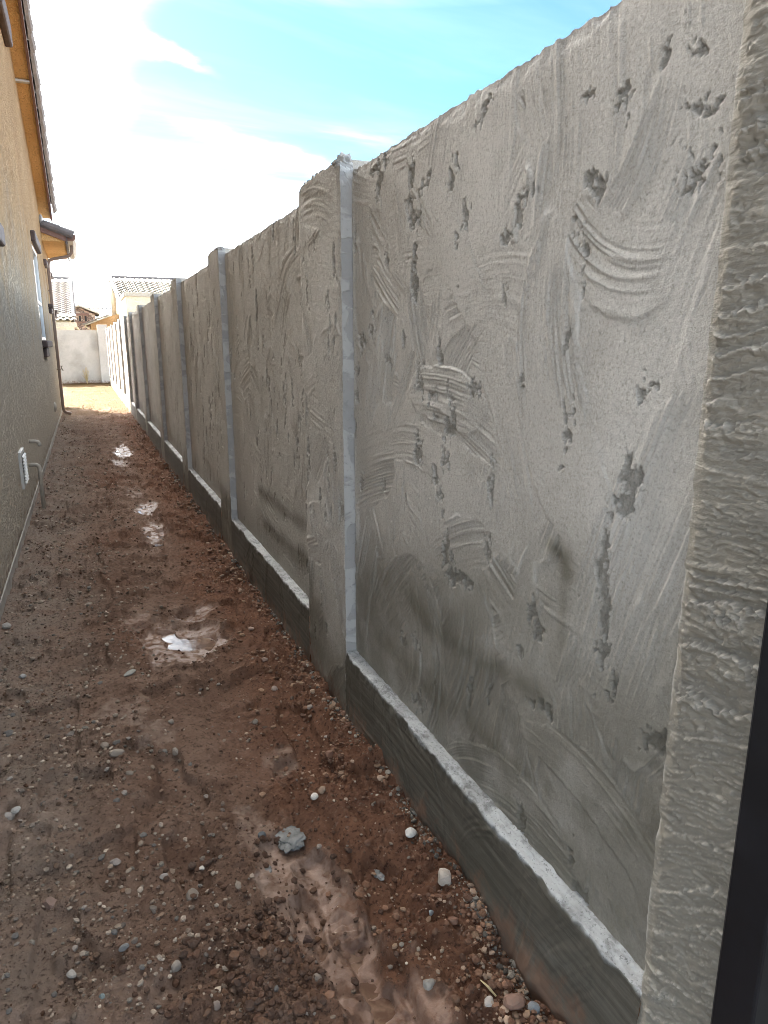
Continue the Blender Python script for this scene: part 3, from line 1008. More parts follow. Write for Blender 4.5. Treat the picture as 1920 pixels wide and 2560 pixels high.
for i, (y0, y1) in enumerate(POSTS):
    d = 0.0027 if i == 0 else 0.0045 if i == 1 else 0.010 if i < 4 else 0.025
    ys = np.linspace(y0, y1, int((y1 - y0) / d) + 2)
    zs = np.linspace(-0.12, Z_PIL, int((Z_PIL + 0.12) / (d * 1.0)) + 2)
    Y, Z = np.meshgrid(ys, zs, indexing='ij')
    if i == 0:                                          # torn, horizontally dragged plaster
        slope = 0.12 + 0.55 * sstep(1.25, 0.35, Z)
        ss = Z + slope * (Y - y0) * 0.75 + 0.022 * fbm(Y, Z, 4, 3, 5)
        def shelf(fq, sd, warp):                        # sawtooth shelves with a ragged lower lip
            uu = ss * fq + warp * fbm(Y * 0.22, ss, fq * 0.45, 3, sd, 0.6) + 0.32 * fbm(Y, Z, 90, 3, sd + 3, 0.6)
            return uu - np.floor(uu)
        k1 = sstep(-0.25, 0.25, fbm(Y * 0.5, ss, 6, 3, 31))
        a1 = shelf(26, 6, 1.7) ** 1.8
        a2 = shelf(95, 9, 2.0) ** 1.6
        fine = fbm(Y * 0.35, ss, 110, 3, 12)
        upper = sstep(0.35, 0.9, Z)
        h = 0.0105 * a1 * k1 * (0.35 + 0.65 * upper) + 0.0028 * np.abs(fbm(Y, Z * 1.3, 48, 3, 33)) + 0.0045 * a2 * (1 - 0.5 * k1) + 0.0020 * fine + 0.003 * fbm(Y, Z, 9, 3, 14)
        h = h * sstep(0.0, 0.03, y1 - Y)
        m = 0.95 * sstep(0.34, 0.05, a1) * k1 * upper + 0.5 * sstep(0.25, 0.05, a2)
        lip = 0.55 * sstep(0.75, 0.98, a1) * k1 + 0.35 * sstep(0.8, 1.0, a2)
        lip = np.maximum(lip, np.exp(-((y1 - Y) / 0.003) ** 2) * sstep(-0.3, 0.3, fbm(Y, Z, 30, 3, 19)))
        damp_shade = 0.35 * sstep(0.6, 0.2, Z)
        mat = SCR
    else:
        h, lip = trowel(Y, Z, 34 if i < 3 else 16, 500 + i, 0.0026, 0.8)
        m, dp = pits(Y, Z, rand_chips(y0, y1, 0.15, Z_PIL, 26, 600 + i, 0.9), 140 + i, 0.006)
        h = h + dp
        damp_shade = 0.97 * sstep(0.66, 0.16, Z + 0.16 * fbm(Y, Z, 3, 3, 150 + i))
        mat = CEM
    en = np.minimum(Y - y0, y1 - Y)
    jag = 0.006 * (1 - np.clip(en / 0.02, 0, 1)) * (0.6 + fbm(Y * 0, Z, 24, 3, 160 + i))
    h = h - np.maximum(jag, 0)
    tf = ragged(700 + i, 0.012 if i != 1 else 0.02)
    if i == 1:                                          # broken shoulder of the nearest post
        tf0 = tf
        tf = lambda Yv: tf0(Yv) - 0.022 * sstep(2.66, 2.74, Yv)
    elif 1 < i < 6:
        tf0_ = tf
        tf = (lambda g, yy: (lambda Yv: g(Yv) - 0.02 * sstep(yy - 0.06, yy, Yv)))(tf0_, y1)
    o = wall_slab('pilaster', ys, zs, h, dict(pit=m, lip=lip, damp_shade=damp_shade), XF, mat, None, tf, back=0.24)
    part_at(o, wall)
    if i > 0:                                           # the patched return facing the street, a skim coat 5 mm thick
        dd = 0.006 if i < 3 else 0.02
        xs_ = np.linspace(XF + 0.003, XP + 0.004, 8 if i < 3 else 4)
        zs2 = np.linspace(Z_LEDGE - 0.01, Z_PIL - 0.006, int(1.7 / dd))
        Xs, Zs = np.meshgrid(xs_, zs2, indexing='ij')
        hh = 0.0035 + 0.0022 * fbm(Xs * 0.6, Zs, 7, 3, 170 + i) + 0.0012 * fbm(Xs, Zs, 60, 3, 175 + i)
        lay = sstep(0.02, 0.07, fbm(Xs * 0.5, Zs, 5, 2, 180 + i)) * 0.003
        V = np.stack([Xs, y0 - hh - lay, Zs], -1).reshape(-1, 3)
        n_, m_ = Xs.shape
        o = mesh_np('pilaster_return', V, grid_faces(n_, m_), SIDE, None)
        part_at(o, wall)

# mortar left on top of the nearest posts
def lump(name, loc, rad, mat, seed, parent=None, flat=1.0, sub=3, amp=0.55):
    bm = bmesh.new()
    bmesh.ops.create_icosphere(bm, subdivisions=sub, radius=1.0)
    co = np.array([v.co[:] for v in bm.verts])
    n = fbm(co[:, 0] + seed, co[:, 1] + co[:, 2] * 0.7, 1.7, 4, seed, 0.6) + 0.6 * fbm(co[:, 2] + seed, co[:, 0] - co[:, 1], 2.6, 3, seed + 3)
    for v, k in zip(bm.verts, n):
        v.co = v.co * (1 + amp * k)
        v.co = Vector((v.co.x * rad[0], v.co.y * rad[1], v.co.z * rad[2] * flat))
    o = obj_bm(name, bm, mat, None, smooth=True)
    o.location = loc
    return o


for i, (yy, zz_, r) in enumerate(((2.285, 1.952, (0.024, 0.030, 0.020)), (2.30, 1.944, (0.030, 0.026, 0.016)), (4.495, 1.945, (0.024, 0.03, 0.014)))):
    o = lump('mortar_cap', (XF + 0.022, yy, zz_), r, SIDE, 4 + i)
    part_at(o, wall)

# base course with its ledge
for i in range(len(POSTS) - 1):
    y0, y1 = POSTS[i][1], POSTS[i + 1][0]
    dy = 0.004 if i == 0 else 0.008 if i == 1 else 0.014 if i == 2 else 0.04
    ys = np.linspace(y0 - 0.003, y1 + 0.003, int((y1 - y0) / dy) + 2)
    nf = 80 if i == 0 else 48 if i < 3 else 20
    nt = 16 if i < 2 else 8
    t = np.concatenate([np.linspace(0, 1, nf, endpoint=False), 1 + np.linspace(0, 1, nt)])
    Yg, Tg = np.meshgrid(ys, t, indexing='ij')
    zf = -0.12 + np.clip(Tg, 0, 1) * (Z_LEDGE + 0.12)
    on = np.clip(Tg - 1, 0, 1)
    dist = zf + on * 0.05
    hf, lipb = trowel(Yg, dist, 22 if i < 3 else 8, 800 + i, 0.0022, 0.55)
    str_ = 0.0010 * fbm(Yg * 0.12, dist, 60, 3, 810 + i)
    edge = np.exp(-((Tg - 1) / 0.10) ** 2)
    rag = 0.007 * fbm(Yg, Yg * 0 + i, 9, 4, 820 + i) + 0.004 * fbm(Yg, dist, 55, 3, 825 + i)
    x = XF - (hf + str_) * (1 - on) + edge * (0.003 + rag * 0.9) + on * (XP + 0.012 - XF)
    z = zf + on * 0.006 + rag * 0.8 * edge + (on > 0) * (0.004 * fbm(Yg, on, 30, 3, 830 + i) + 0.0022 * fbm(Yg, on * 0.05, 90, 3, 835 + i))
    # soft cove where the base meets the posts
    cv = np.exp(-(np.minimum(Yg - y0, y1 - Yg) / 0.02) ** 2) * (on > 0)
    z = z + 0.006 * cv
    foot = sstep(0.10, 0.0, zf) * (1 - on)
    x = x - foot * 0.012 * (0.5 + fbm(Yg, zf, 12, 3, 840 + i))
    top = sstep(0.97, 1.02, Tg + 0.05 * fbm(Yg, dist, 22, 3, 850 + i)) * (0.75 + 0.25 * sstep(-0.4, 0.1, fbm(Yg, dist, 12, 2, 860 + i)))
    V = np.stack([x, Yg, z], -1).reshape(-1, 3)
    o = mesh_np('base_course', V, grid_faces(len(ys), len(t), flip=True), BASE, None, dict(top=top))
    part_at(o, wall)

# ================================================================== END WALL
ew = thing('end_wall', 'pale grey block wall closing the far end of the alley', 'wall', (0, 28.9, 0))
ys = np.linspace(-9.0, 0.62, 200)
zs = np.linspace(-0.1, 1.93, 50)
Y, Z = np.meshgrid(ys, zs, indexing='ij')
h, lip = trowel(Y, Z, 120, 1200, 0.002, 1.6)
V = np.stack([Y, 28.9 - h, Z], -1).reshape(-1, 3)
nV = len(V)
F = grid_faces(len(ys), len(zs))
o = mesh_np('panel', V, F, CEM_PALE, None, dict(pit=h * 0, lip=lip * 0.5, damp_shade=0.30 * sstep(-0.1, 0.5, fbm(Y, Z, 1.6, 4, 1210)) + 0.4 * sstep(0.35, 0.0, Z)))
part_at(o, ew)
part_at(box('wall_core', (-9.0, 0.62, 28.915, 29.1, -0.1, 1.928), CEM_PALE), ew)
part_at(box('pilaster', (0.56, 0.90, 28.70, 29.12, -0.1, 2.13), CEM_PALE, bev=0.006), ew)
part_at(box('pilaster', (-3.6, -3.2, 28.82, 29.12, -0.1, 2.1), CEM_PALE, bev=0.006), ew)

# ================================================================== HOUSE (left)
HX = -0.515
Y_GABLE, Y_END = 14.9, 17.9
Y_NEAR, Y_PEAK = 0.7, 8.0
house = thing('stucco_house', 'tan stucco house with tiled roof edge along the left of the alley', 'house', (HX - 3, 9, 0))


def hp(o):
    return part_at(o, house)


def rake_z(y):                                          # wall-soffit line of the gable
    return 4.50 + 0.335 * 5.0 - 0.335 * abs(y - Y_PEAK)


OPEN = [(11.20, 12.62, 1.455, 2.76), (14.98, 15.30, 2.13, 2.80), (17.25, 17.62, 2.13, 2.80)]
yb = sorted({Y_NEAR, Y_PEAK, Y_GABLE, Y_END, *[v for o_ in OPEN for v in o_[:2]]})
bm = bmesh.new()
Z_SCREED = 0.085


def quad(bm, pts):
    bm.faces.new([bm.verts.new(p) for p in pts])


for a, b in zip(yb, yb[1:]):
    n = max(1, int((b - a) / 1.5))
    for k in range(n):
        u, v = a + (b - a) * k / n, a + (b - a) * (k + 1) / n
        mid = (u + v) / 2
        tu, tv = (rake_z(u) - 0.004, rake_z(v) - 0.004) if mid < Y_GABLE else (3.50, 3.50)
        spans, zc = [], Z_SCREED
        for (oa, ob, oz0, oz1) in OPEN:
            if oa <= mid <= ob:
                spans.append((zc, zc, oz0, oz0))
                zc = oz1
        spans.append((zc, zc, tu, tv))
        for (l0, l1, t0, t1) in spans:
            quad(bm, [(HX, u, l0), (HX, v, l1), (HX, v, t1), (HX, u, t0)])
for (oa, ob, z0, z1) in OPEN:                            # reveals
    d = HX - 0.07
    quad(bm, [(HX, oa, z0), (HX, oa, z1), (d, oa, z1), (d, oa, z0)])
    quad(bm, [(HX, ob, z1), (HX, ob, z0), (d, ob, z0), (d, ob, z1)])
    quad(bm, [(HX, oa, z1), (HX, ob, z1), (d, ob, z1), (d, oa, z1)])
    quad(bm, [(HX, ob, z0), (HX, oa, z0), (d, oa, z0), (d, ob, z0)])
quad(bm, [(HX, Y_END, Z_SCREED), (-9, Y_END, Z_SCREED), (-9, Y_END, 3.5), (HX, Y_END, 3.5)])
quad(bm, [(-9, Y_NEAR, 0), (HX, Y_NEAR, 0), (HX, Y_NEAR, rake_z(Y_NEAR)), (-9, Y_NEAR, rake_z(Y_NEAR))])
quad(bm, [(-9, Y_END, 0), (-9, Y_NEAR, 0), (-9, Y_NEAR, rake_z(Y_NEAR)), (-9, Y_PEAK, rake_z(Y_PEAK)), (-9, Y_GABLE, rake_z(Y_GABLE)), (-9, Y_END, 3.5)])
quad(bm, [(-9, Y_GABLE, 3.4), (HX, Y_GABLE, 3.4), (HX, Y_GABLE, rake_z(Y_GABLE)), (-9, Y_GABLE, rake_z(Y_GABLE))])
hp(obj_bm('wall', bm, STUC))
hp(box('foundation', (HX - 0.4, HX - 0.006, Y_NEAR + 0.01, Y_END - 0.01, -0.3, Z_SCREED - 0.012), FOUND))
hp(box('weep_screed', (HX - 0.02, HX + 0.006, Y_NEAR, Y_END + 0.006, Z_SCREED - 0.012, Z_SCREED), FOUND))

# gable rake: soffit, barge board, slab, edge tiles
RX = HX + 0.21


def sheared(name, x0, x1, ya, yb_, dz0, dz1, mat):
    bm = bmesh.new()
    P = [(x, y, rake_z(y) + dz) for y in (ya, yb_) for x in (x0, x1) for dz in (dz0, dz1)]
    v = [bm.verts.new(p) for p in P]
    for f in ((0, 1, 3, 2), (4, 6, 7, 5), (0, 4, 5, 1), (2, 3, 7, 6), (1, 5, 7, 3), (0, 2, 6, 4)):
        bm.faces.new([v[i] for i in f])
    bmesh.ops.recalc_face_normals(bm, faces=bm.faces)
    return hp(obj_bm(name, bm, mat))


for ya_, yb_ in ((Y_PEAK, Y_GABLE + 0.5), (Y_NEAR - 0.2, Y_PEAK)):
    sheared('soffit', HX - 0.05, RX - 0.036, ya_, yb_, 0.0, 0.03, SOFF)
    sheared('barge_board', RX - 0.034, RX, ya_, yb_, -0.035, 0.175, BROWN)
    sheared('roof_deck', -9, RX - 0.002, ya_, yb_, 0.178, 0.24, TILE)
bm = bmesh.new()
add_box(bm, HX, RX - 0.036, 11.72, 11.80, rake_z(11.76) - 0.03, rake_z(11.76) - 0.002)
hp(obj_bm('soffit_joint', bm, GUTTER))


def barrel_tile(L=0.42, r0=0.075, r1=0.095, a0=-30, a1=200, seg=9, th=0.014):
    """tapered half-round tile, axis along +y, wide end at y=L"""
    bm = bmesh.new()
    rows = []
    for (y, r) in ((0, r0), (L, r1)):
        o_ = [bm.verts.new((cos(R(a0 + (a1 - a0) * k / seg)) * r, y, sin(R(a0 + (a1 - a0) * k / seg)) * r)) for k in range(seg + 1)]
        i_ = [bm.verts.new((cos(R(a0 + (a1 - a0) * k / seg)) * (r - th), y, sin(R(a0 + (a1 - a0) * k / seg)) * (r - th))) for k in range(seg + 1)]
        rows.append((o_, i_))
    (o0, i0), (o1, i1) = rows
    for k in range(seg):
        bm.faces.new([o0[k], o0[k + 1], o1[k + 1], o1[k]])
        bm.faces.new([i0[k + 1], i0[k], i1[k], i1[k + 1]])
        bm.faces.new([o1[k], o1[k + 1], i1[k + 1], i1[k]])
        bm.faces.new([o0[k + 1], o0[k], i0[k], i0[k + 1]])
    for k in (0, seg):
        bm.faces.new([o0[k], o1[k], i1[k], i0[k]] if k == 0 else [o1[k], o0[k], i0[k], i1[k]])
    bmesh.ops.recalc_face_normals(bm, faces=bm.faces)
    me = bpy.data.meshes.new('roof_tile')
    bm.to_mesh(me)
    bm.free()
    return me


rake_me = barrel_tile(0.40, 0.078, 0.100, -75, 200)
rake_me.materials.append(TILE)
rg = random.Random(4)
ang = math.atan(-0.335)
y = Y_PEAK + 0.05
while y < Y_GABLE + 0.35:
    o = link('roof_tile', rake_me)
    o.location = (RX - 0.005 + rg.uniform(-.004, .004), y, rake_z(y) + 0.195 + rg.uniform(-.003, .003))
    o.rotation_euler = (ang + 0.045, 0, rg.uniform(-.012, .012))
    loc = o.matrix_basis.copy()
    hp(o)
    y += 0.335

# lower roof past the gable: slab, soffit box, edge tiles, gutter
SL = -0.345                                             # drop per metre towards the alley


def eave_z(x):
    return 3.47 + SL * (x - HX)


bm = bmesh.new()
add_prism(bm, [(-5, eave_z(-5) + 0.03), (-0.075, eave_z(-0.075) + 0.03), (-0.075, eave_z(-0.075) + 0.06), (-5, eave_z(-5) + 0.06)], 'y', Y_GABLE + 0.004, Y_END + 0.08)
hp(obj_bm('eave_roof_deck', bm, TILE_DK))
bm = bmesh.new()
add_prism(bm, [(HX, 3.245), (-0.125, 3.245), (-0.125, eave_z(-0.125) - 0.012), (HX, eave_z(HX) - 0.012)], 'y', Y_GABLE + 0.012, Y_END - 0.002)
hp(obj_bm('eave_soffit', bm, SOFF))
bm = bmesh.new()
add_prism(bm, [(HX + 0.002, eave_z(HX) - 0.085), (-0.10, eave_z(-0.10) - 0.085), (-0.10, eave_z(-0.10) + 0.025), (HX + 0.002, eave_z(HX) + 0.025)], 'y', Y_GABLE - 0.025, Y_GABLE + 0.010)
hp(obj_bm('eave_barge_board', bm, BROWN))
hp(box('eave_fascia', (-0.118, -0.085, Y_GABLE + 0.012, Y_END + 0.03, 3.20, 3.365), TILE_DK))
low_me = barrel_tile(0.30, 0.085, 0.100, -40, 200)
low_me.materials.append(TILE_DK)
for k in range(2):
    o = link('roof_tile', low_me)
    o.rotation_euler = (0, 0, 0)
    x0 = HX + 0.02 + 0.235 * k
    o.matrix_basis = Matrix.Translation((x0, Y_GABLE + 0.03, eave_z(x0) + 0.055 + 0.01)) @ Matrix.Rotation(math.atan(-SL) , 4, 'Y') @ Matrix.Rotation(R(-90), 4, 'Z')
    hp(o)
s_me = barrel_tile(0.42, 0.080, 0.095, 0, 180, 8)
s_me.materials.append(TILE_DK)
for j in range(10):
    for k in range(2):
        o = link('roof_tile', s_me)
        x0 = HX - 0.15 + 0.25 * k
        o.matrix_basis = Matrix.Translation((x0, Y_GABLE + 0.30 + 0.28 * j, eave_z(x0) + 0.065)) @ Matrix.Rotation(math.atan(-SL), 4, 'Y') @ Matrix.Rotation(R(-90), 4, 'Z')
        hp(o)
o = lump('mortar_end', (HX + 0.03, Y_GABLE - 0.02, 3.60), (0.035, 0.03, 0.075), GUTTER, 9)
hp(o)
# gutter: K-profile open trough
gp = [(-0.080, 3.365), (-0.080, 3.262), (0.015, 3.262), (0.055, 3.31), (0.055, 3.352), (0.068, 3.366), (0.062, 3.372), (0.047, 3.356), (0.047, 3.314), (0.011, 3.268), (-0.074, 3.268), (-0.074, 3.365)]
bm = bmesh.new()
add_prism(bm, gp, 'y', Y_GABLE + 0.02, Y_END + 0.05)
g = hp(obj_bm('gutter', bm, GUTTER))
bm = bmesh.new()
add_prism(bm, [(-0.083, 3.368), (-0.083, 3.258), (0.018, 3.258), (0.060, 3.306), (0.071, 3.37)], 'y', Y_GABLE + 0.006, Y_GABLE + 0.018)
o = obj_bm('end_cap', bm, BROWN)
part_at(o, house)
# downspout: rectangular pipe, two elbows and a kick-out
def rect_pipe(name, path, w, d, mat):
    bm = bmesh.new()
    path = [Vector(p) for p in path]
    rings = []
    for i, p in enumerate(path):
        t = (path[min(i + 1, len(path) - 1)] - path[max(i - 1, 0)]).normalized()
        side = Vector((0, 1, 0))
        n_ = t.cross(side).normalized()
        rings.append([bm.verts.new(p + side * sy * w / 2 + n_ * sn * d / 2) for sy, sn in
                      ((-1, -.7), (-.7, -1), (.7, -1), (1, -.7), (1, .7), (.7, 1), (-.7, 1), (-1, .7))])
    for a, b in zip(rings, rings[1:]):
        for k in range(8):
            bm.faces.new([a[k], a[(k + 1) % 8], b[(k + 1) % 8], b[k]])
    bm.faces.new(rings[0][::-1])
    bm.faces.new(rings[-1])
    bmesh.ops.recalc_face_normals(bm, faces=bm.faces)
    return obj_bm(name, bm, mat, None)


dx = HX + 0.045
DY = 15.62
ds = hp(rect_pipe('downspout', [(-0.02, DY, 3.27), (-0.02, DY, 3.20), (-0.035, DY, 3.13), (-0.075, DY, 3.075), (-0.15, DY, 3.05), (-0.38, DY, 3.0),
                              (dx - 0.0 + 0.03, DY, 2.97), (dx + 0.008, DY, 2.92), (dx, DY, 2.85), (dx, DY, 1.5), (dx, DY, 0.17), (dx + 0.01, DY, 0.10), (dx + 0.05, DY, 0.055), (dx + 0.14, DY, 0.03)], 0.075, 0.058, DOWN))
for z_ in (2.4, 0.9):
    o = box('strap', (HX + 0.002, dx + 0.034, DY - 0.06, DY + 0.06, z_, z_ + 0.03), DOWN)
    o.parent = ds
    o.matrix_parent_inverse = Matrix.Translation(house.location).inverted() @ house.matrix_basis @ Matrix.Translation(-house.location)
    o.matrix_parent_inverse = ds.matrix_parent_inverse.inverted() @ Matrix.Translation(-house.location) if False else Matrix.Identity(4)

# windows
for (oa, ob, z0, z1) in OPEN:
    bm = bmesh.new()
    d = HX - 0.022
    f = 0.045
    for b_ in ((d - 0.03, d + 0.012, oa, oa + f, z0, z1), (d - 0.03, d + 0.012, ob - f, ob, z0, z1),
               (d - 0.03, d + 0.012, oa + f, ob - f, z0, z0 + f), (d - 0.03, d + 0.012, oa + f, ob - f, z1 - f, z1)):
        add_box(bm, *b_)
    if ob - oa > 1:
        zm = z0 + (z1 - z0) * 0.40
        add_box(bm, d - 0.028, d + 0.006, oa + f, ob - f, zm, zm + 0.04)
    wnd = hp(obj_bm('window', bm, WHITE))
    p = box('pane', (d - 0.016, d - 0.010, oa + f, ob - f, z0 + f, z1 - f), GLASS)
    p.parent = wnd


def trim(y0, y1, z0, z1, d, name):
    bm = bmesh.new()
    add_box(bm, HX - 0.01, HX + d, y0, y1, z0, z1, bev=min(d, z1 - z0) * 0.3)
    return hp(obj_bm(name, bm, TRIM))


trim(11.16, 12.70, 2.765, 2.905, 0.060, 'window_head')
trim(11.12, 12.98, 1.352, 1.450, 0.070, 'window_sill')
trim(11.20, 12.05, 1.215, 1.349, 0.045, 'sill_corbel')
trim(5.30, 6.16, 2.09, 2.235, 0.060, 'window_head')
trim(14.72, 15.36, 2.80, 2.91, 0.055, 'window_head')
trim(14.72, 15.40, 2.06, 2.13, 0.085, 'window_sill')
trim(14.78, 15.30, 1.965, 2.057, 0.060, 'sill_corbel')
trim(17.15, 17.80, 2.80, 2.91, 0.055, 'window_head')
trim(17.10, 17.86, 2.06, 2.13, 0.085, 'window_sill')
trim(17.18, 17.80, 1.965, 2.057, 0.060, 'sill_corbel')
trim(8.9, 10.15, 4.75, 5.00, 0.085, 'gable_trim')

# wall vent with louvers
vent = hp(box('wall_vent', (HX - 0.004, HX + 0.020, 5.80, 6.10, 0.325, 0.605), VENTM, bev=0.004))
hp(box('vent_opening', (HX + 0.0205, HX + 0.0215, 5.83, 6.07, 0.355, 0.575), DARK))
for k in range(9):
    bm = bmesh.new()
    zc = 0.362 + 0.0243 * k
    add_prism(bm, [(HX + 0.0225, zc), (HX + 0.034, zc - 0.004), (HX + 0.036, zc + 0.002), (HX + 0.0225, zc + 0.013)], 'y', 5.83, 6.07)
    hp(obj_bm('vent_slat', bm, VENTM))
# drain stubs
for (yy, z_, drop) in ((6.62, 0.385, 0.40), (6.95, 0.545, 0.0)):
    pts = [(HX - 0.02, yy, z_), (HX + 0.045, yy, z_), (HX + 0.062, yy, z_ - 0.004), (HX + 0.074, yy, z_ - 0.014), (HX + 0.08, yy, z_ - 0.03)]
    if drop: pts.append((HX + 0.08, yy, z_ - drop))
    else: pts.append((HX + 0.08, yy, z_ - 0.045))
    bm = bmesh.new()
    add_tube(bm, pts, 0.017, 12)
    hp(obj_bm('drain_pipe', bm, PIPE, smooth=True))
bm = bmesh.new()
bmesh.ops.create_uvsphere(bm, u_segments=14, v_segments=8, radius=0.075)
for v in bm.verts: v.co = Vector((v.co.x * 0.55, v.co.y, v.co.z * 1.15))
o = obj_bm('clean_out_cover', bm, PIPE, smooth=True)
o.location = (HX, 12.7, 0.40)
hp(o)
bm = bmesh.new()
add_tube(bm, [(HX - 0.01, 17.86, 0.86), (HX + 0.045, 17.86, 0.86), (HX + 0.06, 17.86, 0.82)], 0.014, 8)
add_tube(bm, [(HX + 0.03, 17.86, 0.86), (HX + 0.035, 17.86, 0.92)], 0.008, 6)
add_box(bm, HX + 0.0, HX + 0.07, 17.85, 17.87, 0.915, 0.93)
hp(obj_bm('hose_tap', bm, FAROBJ))

# ================================================================== HOUSES BEYOND THE END WALL
def s_tile(w, L, th=0.02, seg=8, h=0.075):
    """S-profile roof tile, width along x, length along y (down slope +y), wide step at the lower edge"""
    bm = bmesh.new()
    rows = []
    for y_, lift in ((0, 0.0), (L, 0.075)):
        up = [bm.verts.new((w * k / seg, y_, lift + h * (0.5 + 0.5 * cos(2 * pi * (k / seg - 0.35))))) for k in range(seg + 1)]
        rows.append(up)
    low_ = [bm.verts.new((v.co.x, v.co.y - 0.10, v.co.z - 0.055)) for v in rows[1]]
    for k in range(seg):
        bm.faces.new([rows[0][k], rows[0][k + 1], rows[1][k + 1], rows[1][k]])
        bm.faces.new([rows[1][k], rows[1][k + 1], low_[k + 1], low_[k]])
    bmesh.ops.recalc_face_normals(bm, faces=bm.faces)
    me = bpy.data.meshes.new('roof_tile')
    bm.to_mesh(me)
    bm.free()
    me.polygons.foreach_set('use_smooth', np.full(len(me.polygons), False, bool))
    return me


def tile_slope(root, x0, cols, w, y_e, z_e, y_r, z_r, rows, mat, seed, left=None):
    """roof slope facing the viewer: eave (y_e, z_e) up to ridge (y_r, z_r)"""
    Ls = math.hypot(y_r - y_e, z_r - z_e) / rows
    me = s_tile(w * 1.03, Ls * 1.12)
    me.materials.append(mat)
    a = math.atan2(z_r - z_e, y_r - y_e)
    rr = random.Random(seed)
    out = []
    for j in range(rows):
        t = (j + 1) / rows
        yy, z_ = y_e + (y_r - y_e) * t, z_e + (z_r - z_e) * t
        for i in range(cols):
            o = link('roof_tile', me)
            xx = x0 + w * i + (left(t) if left else 0)
            # local +y runs down the slope
            o.matrix_basis = Matrix.Translation((xx + w, yy + rr.uniform(-.01, .01), z_ + 0.02 + rr.uniform(-.006, .006))) @ Matrix.Rotation(R(180), 4, 'Z') @ Matrix.Rotation(-a - 0.02, 4, 'X')
            part_at(o, root)
    return out


# left house behind the end wall
lh = thing('house', 'cream house with pale barrel-tile roof above the end wall, on the left', 'house', (-2, 40, 0))
tile_slope(lh, -2.20, 6, 0.325, 37.9, 2.62, 44.0, 4.88, 21, TILE_LT, 1, left=lambda t: 0)
bm = bmesh.new()
add_prism(bm, [(37.95, 2.56), (44.0, 4.80), (44.2, 4.80), (48, 3.3), (48, 2.5)], 'x', -4.5, -0.27)
part_at(obj_bm('roof', bm, TILE_DK), lh)
part_at(box('wall', (-4.4, -0.42, 38.35, 47.5, 0, 2.6), CREAM), lh)
rt = barrel_tile(0.34, 0.10, 0.125, -20, 200, 8)
rt.materials.append(TILE_DK)
aa = math.atan2(2.26, 6.1)
for j in range(21):
    t = j / 21
    o = link('roof_tile', rt)
    o.matrix_basis = Matrix.Translation((-0.27, 44.0 - 6.1 * t, 4.93 - 2.26 * t)) @ Matrix.Rotation(R(180), 4, 'Z') @ Matrix.Rotation(-aa - 0.05, 4, 'X')
    part_at(o, lh)
ridge_me = barrel_tile(0.42, 0.12, 0.135, 0, 180, 8)
ridge_me.materials.append(TILE_DK)
for j in range(5):
    o = link('ridge_tile', ridge_me)
    o.matrix_basis = Matrix.Translation((-2.2 + 0.40 * j, 44.05, 4.93)) @ Matrix.Rotation(R(-90), 4, 'Z')
    part_at(o, lh)
# lower porch row with fascia, window and downspout
tile_slope(lh, -1.3, 4, 0.29, 36.8, 2.46, 37.7, 2.78, 2, TILE_LT, 2)
part_at(box('porch_fascia', (-1.4, -0.16, 36.86, 36.98, 2.22, 2.43), GREYS), lh)
part_at(box('porch_wall', (-1.4, -0.28, 37.2, 38.3, 0, 2.40), CREAM), lh)
wf = part_at(box('window', (-1.15, -0.62, 37.14, 37.2, 1.5, 2.20), GREYS), lh)
wp_ = box('pane', (-1.05, -0.78, 37.12, 37.139, 1.55, 2.06), WHITE)
wp_.parent = wf
wp_.matrix_parent_inverse = Matrix.Identity(4)
bm = bmesh.new()
add_tube(bm, [(-0.2, 36.9, 2.42), (-0.2, 36.9, 2.25), (-0.06, 37.4, 2.05), (-0.06, 37.4, 0)], 0.05, 8)
part_at(obj_bm('downspout', bm, CREAM), lh)

# stone gable house in the middle distance
sh = thing('stone_house', 'brown stone gabled house with two narrow dark windows seen between the tiled roofs', 'house', (0.4, 56, 0))
PKX, PKZ = 0.02, 4.02
bm = bmesh.new()
add_prism(bm, [(-1.3, 0), (1.02, 0), (1.02, 3.52), (PKX, 3.98), (-1.3, 3.52)], 'y', 55, 60)
part_at(obj_bm('wall', bm, STONEW), sh)
for sgn, x_e, z_e in ((1, 1.32, 3.50), (-1, -1.5, 3.42)):
    bm = bmesh.new()
    add_prism(bm, [(PKX, PKZ), (x_e, z_e), (x_e, z_e + 0.12), (PKX, PKZ + 0.13)], 'y', 54.7, 60)
    part_at(obj_bm('roof', bm, GREYS), sh)
part_at(box('lintel_beam', (-0.33, 0.63, 54.86, 55.02, 3.42, 3.56), BROWN), sh)
part_at(box('stone_band', (-1.3, 1.03, 54.9, 55.02, 2.93, 3.0), BROWN), sh)
for x0 in (-0.06, 0.31):
    w_ = part_at(box('window', (x0, x0 + 0.15, 54.93, 55.02, 3.03, 3.40), BROWN), sh)
    p = box('pane', (x0 + 0.015, x0 + 0.135, 54.915, 54.929, 3.05, 3.385), DARK)
    p.parent = w_
bm = bmesh.new()
part_at(box('wing', (0.9, 3.2, 57.5, 62, 0, 3.2), STONEW), sh)
tile_slope(sh, 0.75, 8, 0.30, 56.6, 3.22, 60.0, 4.10, 8, TILE_LT, 5)
for j in range(9):
    o = link('ridge_tile', ridge_me)
    o.matrix_basis = Matrix.Translation((0.6 + 0.3 * j, 60.0, 4.08)) @ Matrix.Rotation(R(-90), 4, 'Z')
    part_at(o, sh)

